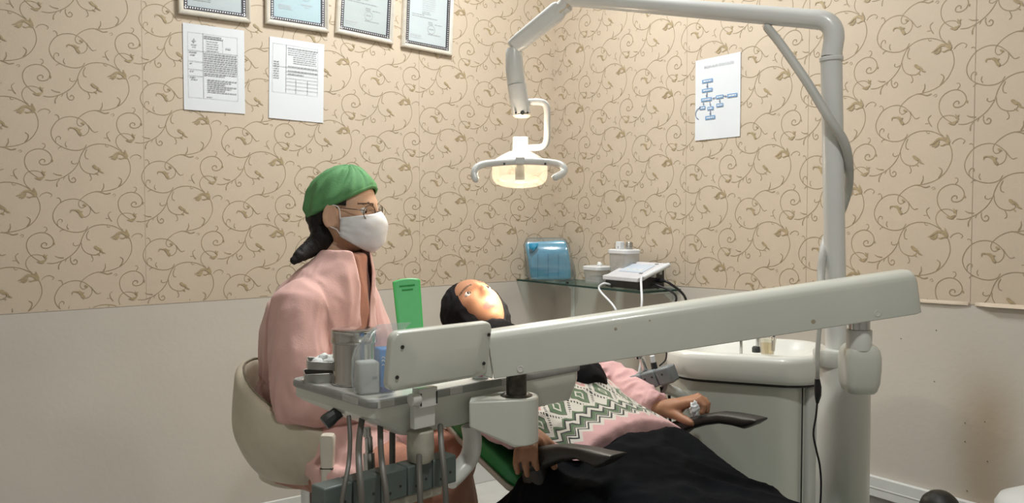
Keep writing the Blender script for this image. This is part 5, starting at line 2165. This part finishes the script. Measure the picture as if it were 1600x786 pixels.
def knit():
    mt, n, l = new_mat('patterned_sweater')
    b = n['Principled BSDF']
    b.inputs['Roughness'].default_value = .9
    b.inputs['Sheen Weight'].default_value = .2
    uv = n.new('ShaderNodeUVMap')
    sx = n.new('ShaderNodeSeparateXYZ')
    l.new(uv.outputs['UV'], sx.inputs[0])

    def mt_(op, *a):
        q = n.new('ShaderNodeMath')
        q.operation = op
        for i, x in enumerate(a):
            if isinstance(x, (int, float)):
                q.inputs[i].default_value = x
            else:
                l.new(x, q.inputs[i])
        return q.outputs[0]

    def mix(fac, c1, c2):
        q = n.new('ShaderNodeMixRGB')
        for k_, x in (('Fac', fac), ('Color1', c1), ('Color2', c2)):
            if isinstance(x, tuple):
                q.inputs[k_].default_value = (*x, 1)
            else:
                l.new(x, q.inputs[k_])
        return q.outputs[0]
    pink, white, green, dark, rose = (.60, .36, .36), (.58, .56, .51), (.10, .16, .09), (.030, .035, .035), (.55, .30, .28)
    u, v = sx.outputs[0], sx.outputs[1]      # u across the body, v from the hem upwards (metres)
    tri = lambda x, per: mt_('MULTIPLY', mt_('PINGPONG', x, per / 2), 2 / per)      # 0..1
    per = .070
    fr = lambda x, p_: mt_('SUBTRACT', mt_('FRACT', mt_('DIVIDE', x, p_)), .5)
    # large diamonds
    a = mt_('ABSOLUTE', fr(u, per))
    c = mt_('ABSOLUTE', mt_('DIVIDE', mt_('SUBTRACT', v, .150), .115))
    d = mt_('ADD', mt_('MULTIPLY', a, 1.0), c)
    col = mix(mt_('LESS_THAN', d, .56), white, dark)
    # notched outer edge
    tooth = mt_('GREATER_THAN', mt_('FRACT', mt_('MULTIPLY', mt_('SUBTRACT', mt_('MULTIPLY', a, 1.0), c), 9.)), .5)
    col = mix(mt_('MULTIPLY', tooth, mt_('GREATER_THAN', d, .46)), col, white)
    col = mix(mt_('LESS_THAN', d, .46), col, white)
    col = mix(mt_('LESS_THAN', d, .34), col, dark)
    col = mix(mt_('LESS_THAN', d, .315), col, green)
    col = mix(mt_('LESS_THAN', d, .16), col, white)
    col = mix(mt_('LESS_THAN', d, .10), col, green)
    # rose diamonds between them
    a2 = mt_('ABSOLUTE', fr(mt_('ADD', u, per / 2), per))
    c2 = mt_('ABSOLUTE', mt_('DIVIDE', mt_('SUBTRACT', v, .205), .085))
    d2 = mt_('ADD', mt_('MULTIPLY', a2, 1.3), c2)
    col = mix(mt_('MULTIPLY', mt_('LESS_THAN', d2, .40), mt_('GREATER_THAN', d, .56)), col, rose)
    col = mix(mt_('MULTIPLY', mt_('LESS_THAN', d2, .22), mt_('GREATER_THAN', d, .56)), col, white)
    # zigzag bands below the diamonds
    z = mt_('SUBTRACT', v, mt_('MULTIPLY', tri(u, per * .5), .020))
    for lo, hi, cc_ in ((.022, .100, white), (.034, .040, dark), (.046, .050, dark), (.051, .062, green), (.062, .068, dark), (.080, .086, dark), (.086, .094, green)):
        col = mix(mt_('MULTIPLY', mt_('GREATER_THAN', z, lo), mt_('LESS_THAN', z, hi)), col, cc_)
    # small pattern above
    s_ = mt_('ADD', mt_('ABSOLUTE', fr(u, .026)), mt_('ABSOLUTE', fr(v, .026)))
    up_ = mt_('GREATER_THAN', v, .235)
    col = mix(up_, col, white)
    col = mix(mt_('MULTIPLY', up_, mt_('LESS_THAN', s_, .42)), col, dark)
    col = mix(mt_('MULTIPLY', up_, mt_('LESS_THAN', s_, .27)), col, green)
    # plain pink hem, and pink beyond the sides of the front
    col = mix(mt_('LESS_THAN', z, .022), col, pink)
    col = mix(mt_('GREATER_THAN', mt_('ABSOLUTE', u), .190), col, pink)
    nz = n.new('ShaderNodeTexNoise')
    nz.inputs['Scale'].default_value = 220
    tc = n.new('ShaderNodeTexCoord')
    l.new(tc.outputs['Object'], nz.inputs['Vector'])
    bp = n.new('ShaderNodeBump')
    bp.inputs['Strength'].default_value = .35
    bp.inputs['Distance'].default_value = .002
    l.new(nz.outputs['Fac'], bp.inputs['Height'])
    l.new(bp.outputs['Normal'], b.inputs['Normal'])
    l.new(col, b.inputs['Base Color'])
    return mt


M_pinkknit = mat('pink_knit', (.60, .36, .36), .9, var=.04, scale=20, bump=.35, bscale=220, sheen=.2)
M_knit = knit()
tor = [(-.47, 0, .12, .745, .085), (-.42, 0, .180, .735, .100), (-.33, 0, .195, .705, .112), (-.20, 0, .192, .652, .112), (-.08, 0, .190, .605, .104), (-.01, 0, .198, .585, .104), (.045, .0, .200, .572, .104)]
NT = 56
m = MB()
m.loft([[CH(t_, n0 + hw * cos(2 * pi * j / NT), z_ + hh * sin(2 * pi * j / NT)) for j in range(NT)] for t_, n0, hw, z_, hh in tor])
s2 = remesh(m, .0055, 4)
displace(s2, folds(13, .005, (1, 1, 1), 8.))


def knit_uv(p):
    d = p - O
    t_, n_ = d.dot(AX), d.dot(NX)
    return (n_, -t_ + .030 - .06 * 0 - .010)


def knit_uv2(p):
    d = p - O
    t_, n_ = d.dot(AX), d.dot(NX)
    hw = .195
    a = max(-1, min(1, n_ / hw))
    return (.195 * math.asin(a) * .86, (-t_ + .045) * 1.02)


def hem_band(c):
    return 1 if (c - O).dot(AX) > -.035 else 0


keep = []
for f in s2.f:
    c = sum((s2.v[k_] for k_ in f), V((0, 0, 0))) / len(f) - O
    if not (c.dot(NX) < -.13 and c.z < .615 and c.dot(AX) > -.12):
        keep.append(f)
s2.f, s2.m = keep, [0] * len(keep)
soften_rim(s2, 8)
sw = build(s2, 'sweater', [M_knit], patient, sharp=180, uv=knit_uv2)
for sh, el, wr in ((CH(-.40, .150, .735), elF, P(1026, 639, 2.13)), (CH(-.40, -.150, .735), elN, P(806, 674, 1.885))):
    m = MB()
    e2 = el.lerp(wr, .55)
    m.tube(catmull([sh, sh.lerp(el, .5), el, e2, wr.lerp(el, .12), wr], 6), [.058 - .00065 * i for i in range(31)], 24, caps=True)
    r_ = remesh(m, .005, 2)
    displace(r_, folds(26, .0055, (1, 1, 1), 4.))
    sv = build(r_, 'sleeve', M_pinkknit, sw, sharp=180)
    m = MB()
    d_ = (wr - el).normalized()
    m.tube([wr - d_ * .048, wr - d_ * .044, wr - d_ * .004, wr + d_ * .001], [.0375, .040, .0365, .033], 26)
    build(m, 'cuff', M_pinkknit, sw)
# long black skirt
M_skirt = mat('black_skirt', (.006, .0068, .0085), .9, var=.15, bump=.3, bscale=220, spec=.08)
m = MB()
sk_ = [(-.06, 0, .185, .545, .070), (-.02, 0, .215, .548, .074), (.03, -.005, .220, .550, .085), (.075, -.010, .215, .548, .100), (.12, -.02, .213, .536, .103), (.22, -.035, .212, .508, .100), (.36, -.045, .200, .486, .098), (.50, -.06, .186, .470, .090), (.62, -.07, .178, .456, .082), (.715, -.075, .172, .448, .076)]
m.loft([[CH(t_, n0 + hw * (abs(cos(q)) ** .8) * (1 if cos(q) > 0 else -1), z_ + hh * (abs(sin(q)) ** .85) * (1 if sin(q) > 0 else -1)) for q in [2 * pi * j / 48 for j in range(48)]] for t_, n0, hw, z_, hh in sk_])
# cloth falling over the near side of the seat
rr = []
for z_, hw, hn, n0, t0 in ((.600, .11, .040, -.178, .06), (.54, .17, .050, -.215, .06), (.48, .21, .046, -.245, .05), (.40, .225, .036, -.272, .05), (.30, .23, .032, -.285, .05)):
    rr.append([CH(t0 + hw * cos(2 * pi * j / 32), n0 + hn * sin(2 * pi * j / 32), z_) for j in range(32)])
m.loft(rr)
k2 = remesh(m, .0065, 6)
f1, f2 = folds(8, .012, (1, 1, .6), 6.), folds(18, .004, (1, 1, .6), 2.)
displace(k2, lambda p: f1(p) + f2(p))
build(k2, 'skirt', M_skirt, patient, sharp=180)
# black slip-on shoes
M_shoe = mat('black_shoe', (.016, .015, .013), .5)
for n_, z_, t_ in ((.0, .455, .700), (-.135, .435, .715)):
    m = MB()
    limb(m, [(CH(t_ + .005, n_, z_ - .005), .045), (CH(t_ + .028, n_, z_ + .09), .044), (CH(t_ + .040, n_, z_ + .175), .042), (CH(t_ + .040, n_, z_ + .205), .034)], 22)
    build(remesh(m, .005, 4), 'shoe', M_shoe, patient, sharp=180)
# the tissue in the hand is a thing of its own
tc_ = P(1085, 639, 2.022)
m = MB()
m.ell(tc_, (V((.011, 0, 0)), V((0, .010, 0)), V((0, 0, .017))), 24, 18)
m.v = [tc_ + (p - tc_) * (1 + .45 * noise.noise(p * 190) + .2 * noise.noise(p * 420)) for p in m.v]
tag(build(m, 'tissue', M_sheet, base=tc_, sharp=180), 'crumpled white tissue held in the patient\'s left hand on the far armrest', 'tissue')

# ------------------------------------------------------------------ camera, light, view
cam = bpy.data.cameras.new('camera')
cam.sensor_width = 36
cam.lens = 36 * F / 1600
cam.clip_start = .05
co = bpy.data.objects.new('camera', cam)
COL.objects.link(co)
co.location = W((0, 0, CAMZ))
co.rotation_euler = (Matrix.Rotation(PHI, 3, 'Z') @ Matrix.Rotation(pi / 2 - PITCH, 3, 'X')).to_euler()
SC.camera = co


def area(name, c, size, power, col, aim=None):
    l = bpy.data.lights.new(name, 'AREA')
    l.shape = 'RECTANGLE'
    l.size, l.size_y = size
    l.energy = power
    l.color = col
    o = bpy.data.objects.new(name, l)
    COL.objects.link(o)
    o.location = W(c)
    d = (W(aim) - W(c)) if aim else V((0, 0, -1))
    o.rotation_euler = d.to_track_quat('-Z', 'Y').to_euler()
    return o


area('ceiling_lamp', (-.05, 2.55, 2.72), (.35, .35), 30, (.98, 1, .99))
area('ceiling_lamp', (.22, .60, 2.72), (.14, .14), 15.5, (.99, 1, .97))
wd_ = bpy.data.lights.new('operating_flood', 'SPOT')
wd_.energy = 4
wd_.spot_size = radians(150)
wd_.spot_blend = .25
wd_.shadow_soft_size = .018
wd_.color = (1, .95, .86)
wo = bpy.data.objects.new('operating_flood', wd_)
COL.objects.link(wo)
wo.location = W(HC + V((0, 0, -.062)))
lk = bpy.data.lights.new('housing_glow', 'POINT')
lk.energy = .9
lk.shadow_soft_size = .015
lk.color = (1, .80, .60)
lo = bpy.data.objects.new('housing_glow', lk)
COL.objects.link(lo)
lo.location = W(HC + V((.0, -.058, .052)))
sp = bpy.data.lights.new('operating_beam', 'SPOT')
sp.energy = 50
sp.spot_size = radians(26)
sp.spot_blend = .5
sp.shadow_soft_size = .03
sp.color = (1, .86, .68)
so = bpy.data.objects.new('operating_beam', sp)
COL.objects.link(so)
a_, b_ = HC + V((0, 0, -.062)), P(772, 500, 2.42)
so.location = W(a_)
so.rotation_euler = (W(b_) - W(a_)).to_track_quat('-Z', 'Y').to_euler()
w = bpy.data.worlds.new('world')
w.use_nodes = True
w.node_tree.nodes['Background'].inputs['Color'].default_value = (.5, .5, .5, 1)
w.node_tree.nodes['Background'].inputs['Strength'].default_value = .2
SC.world = w
vs = SC.view_settings
vs.view_transform = 'Standard'
vs.look = 'None'
vs.gamma = 1
vs.use_curve_mapping = False
vs.exposure = .24
SC.cycles.max_bounces = 10
SC.cycles.transparent_max_bounces = 16
SC.cycles.use_denoising = True
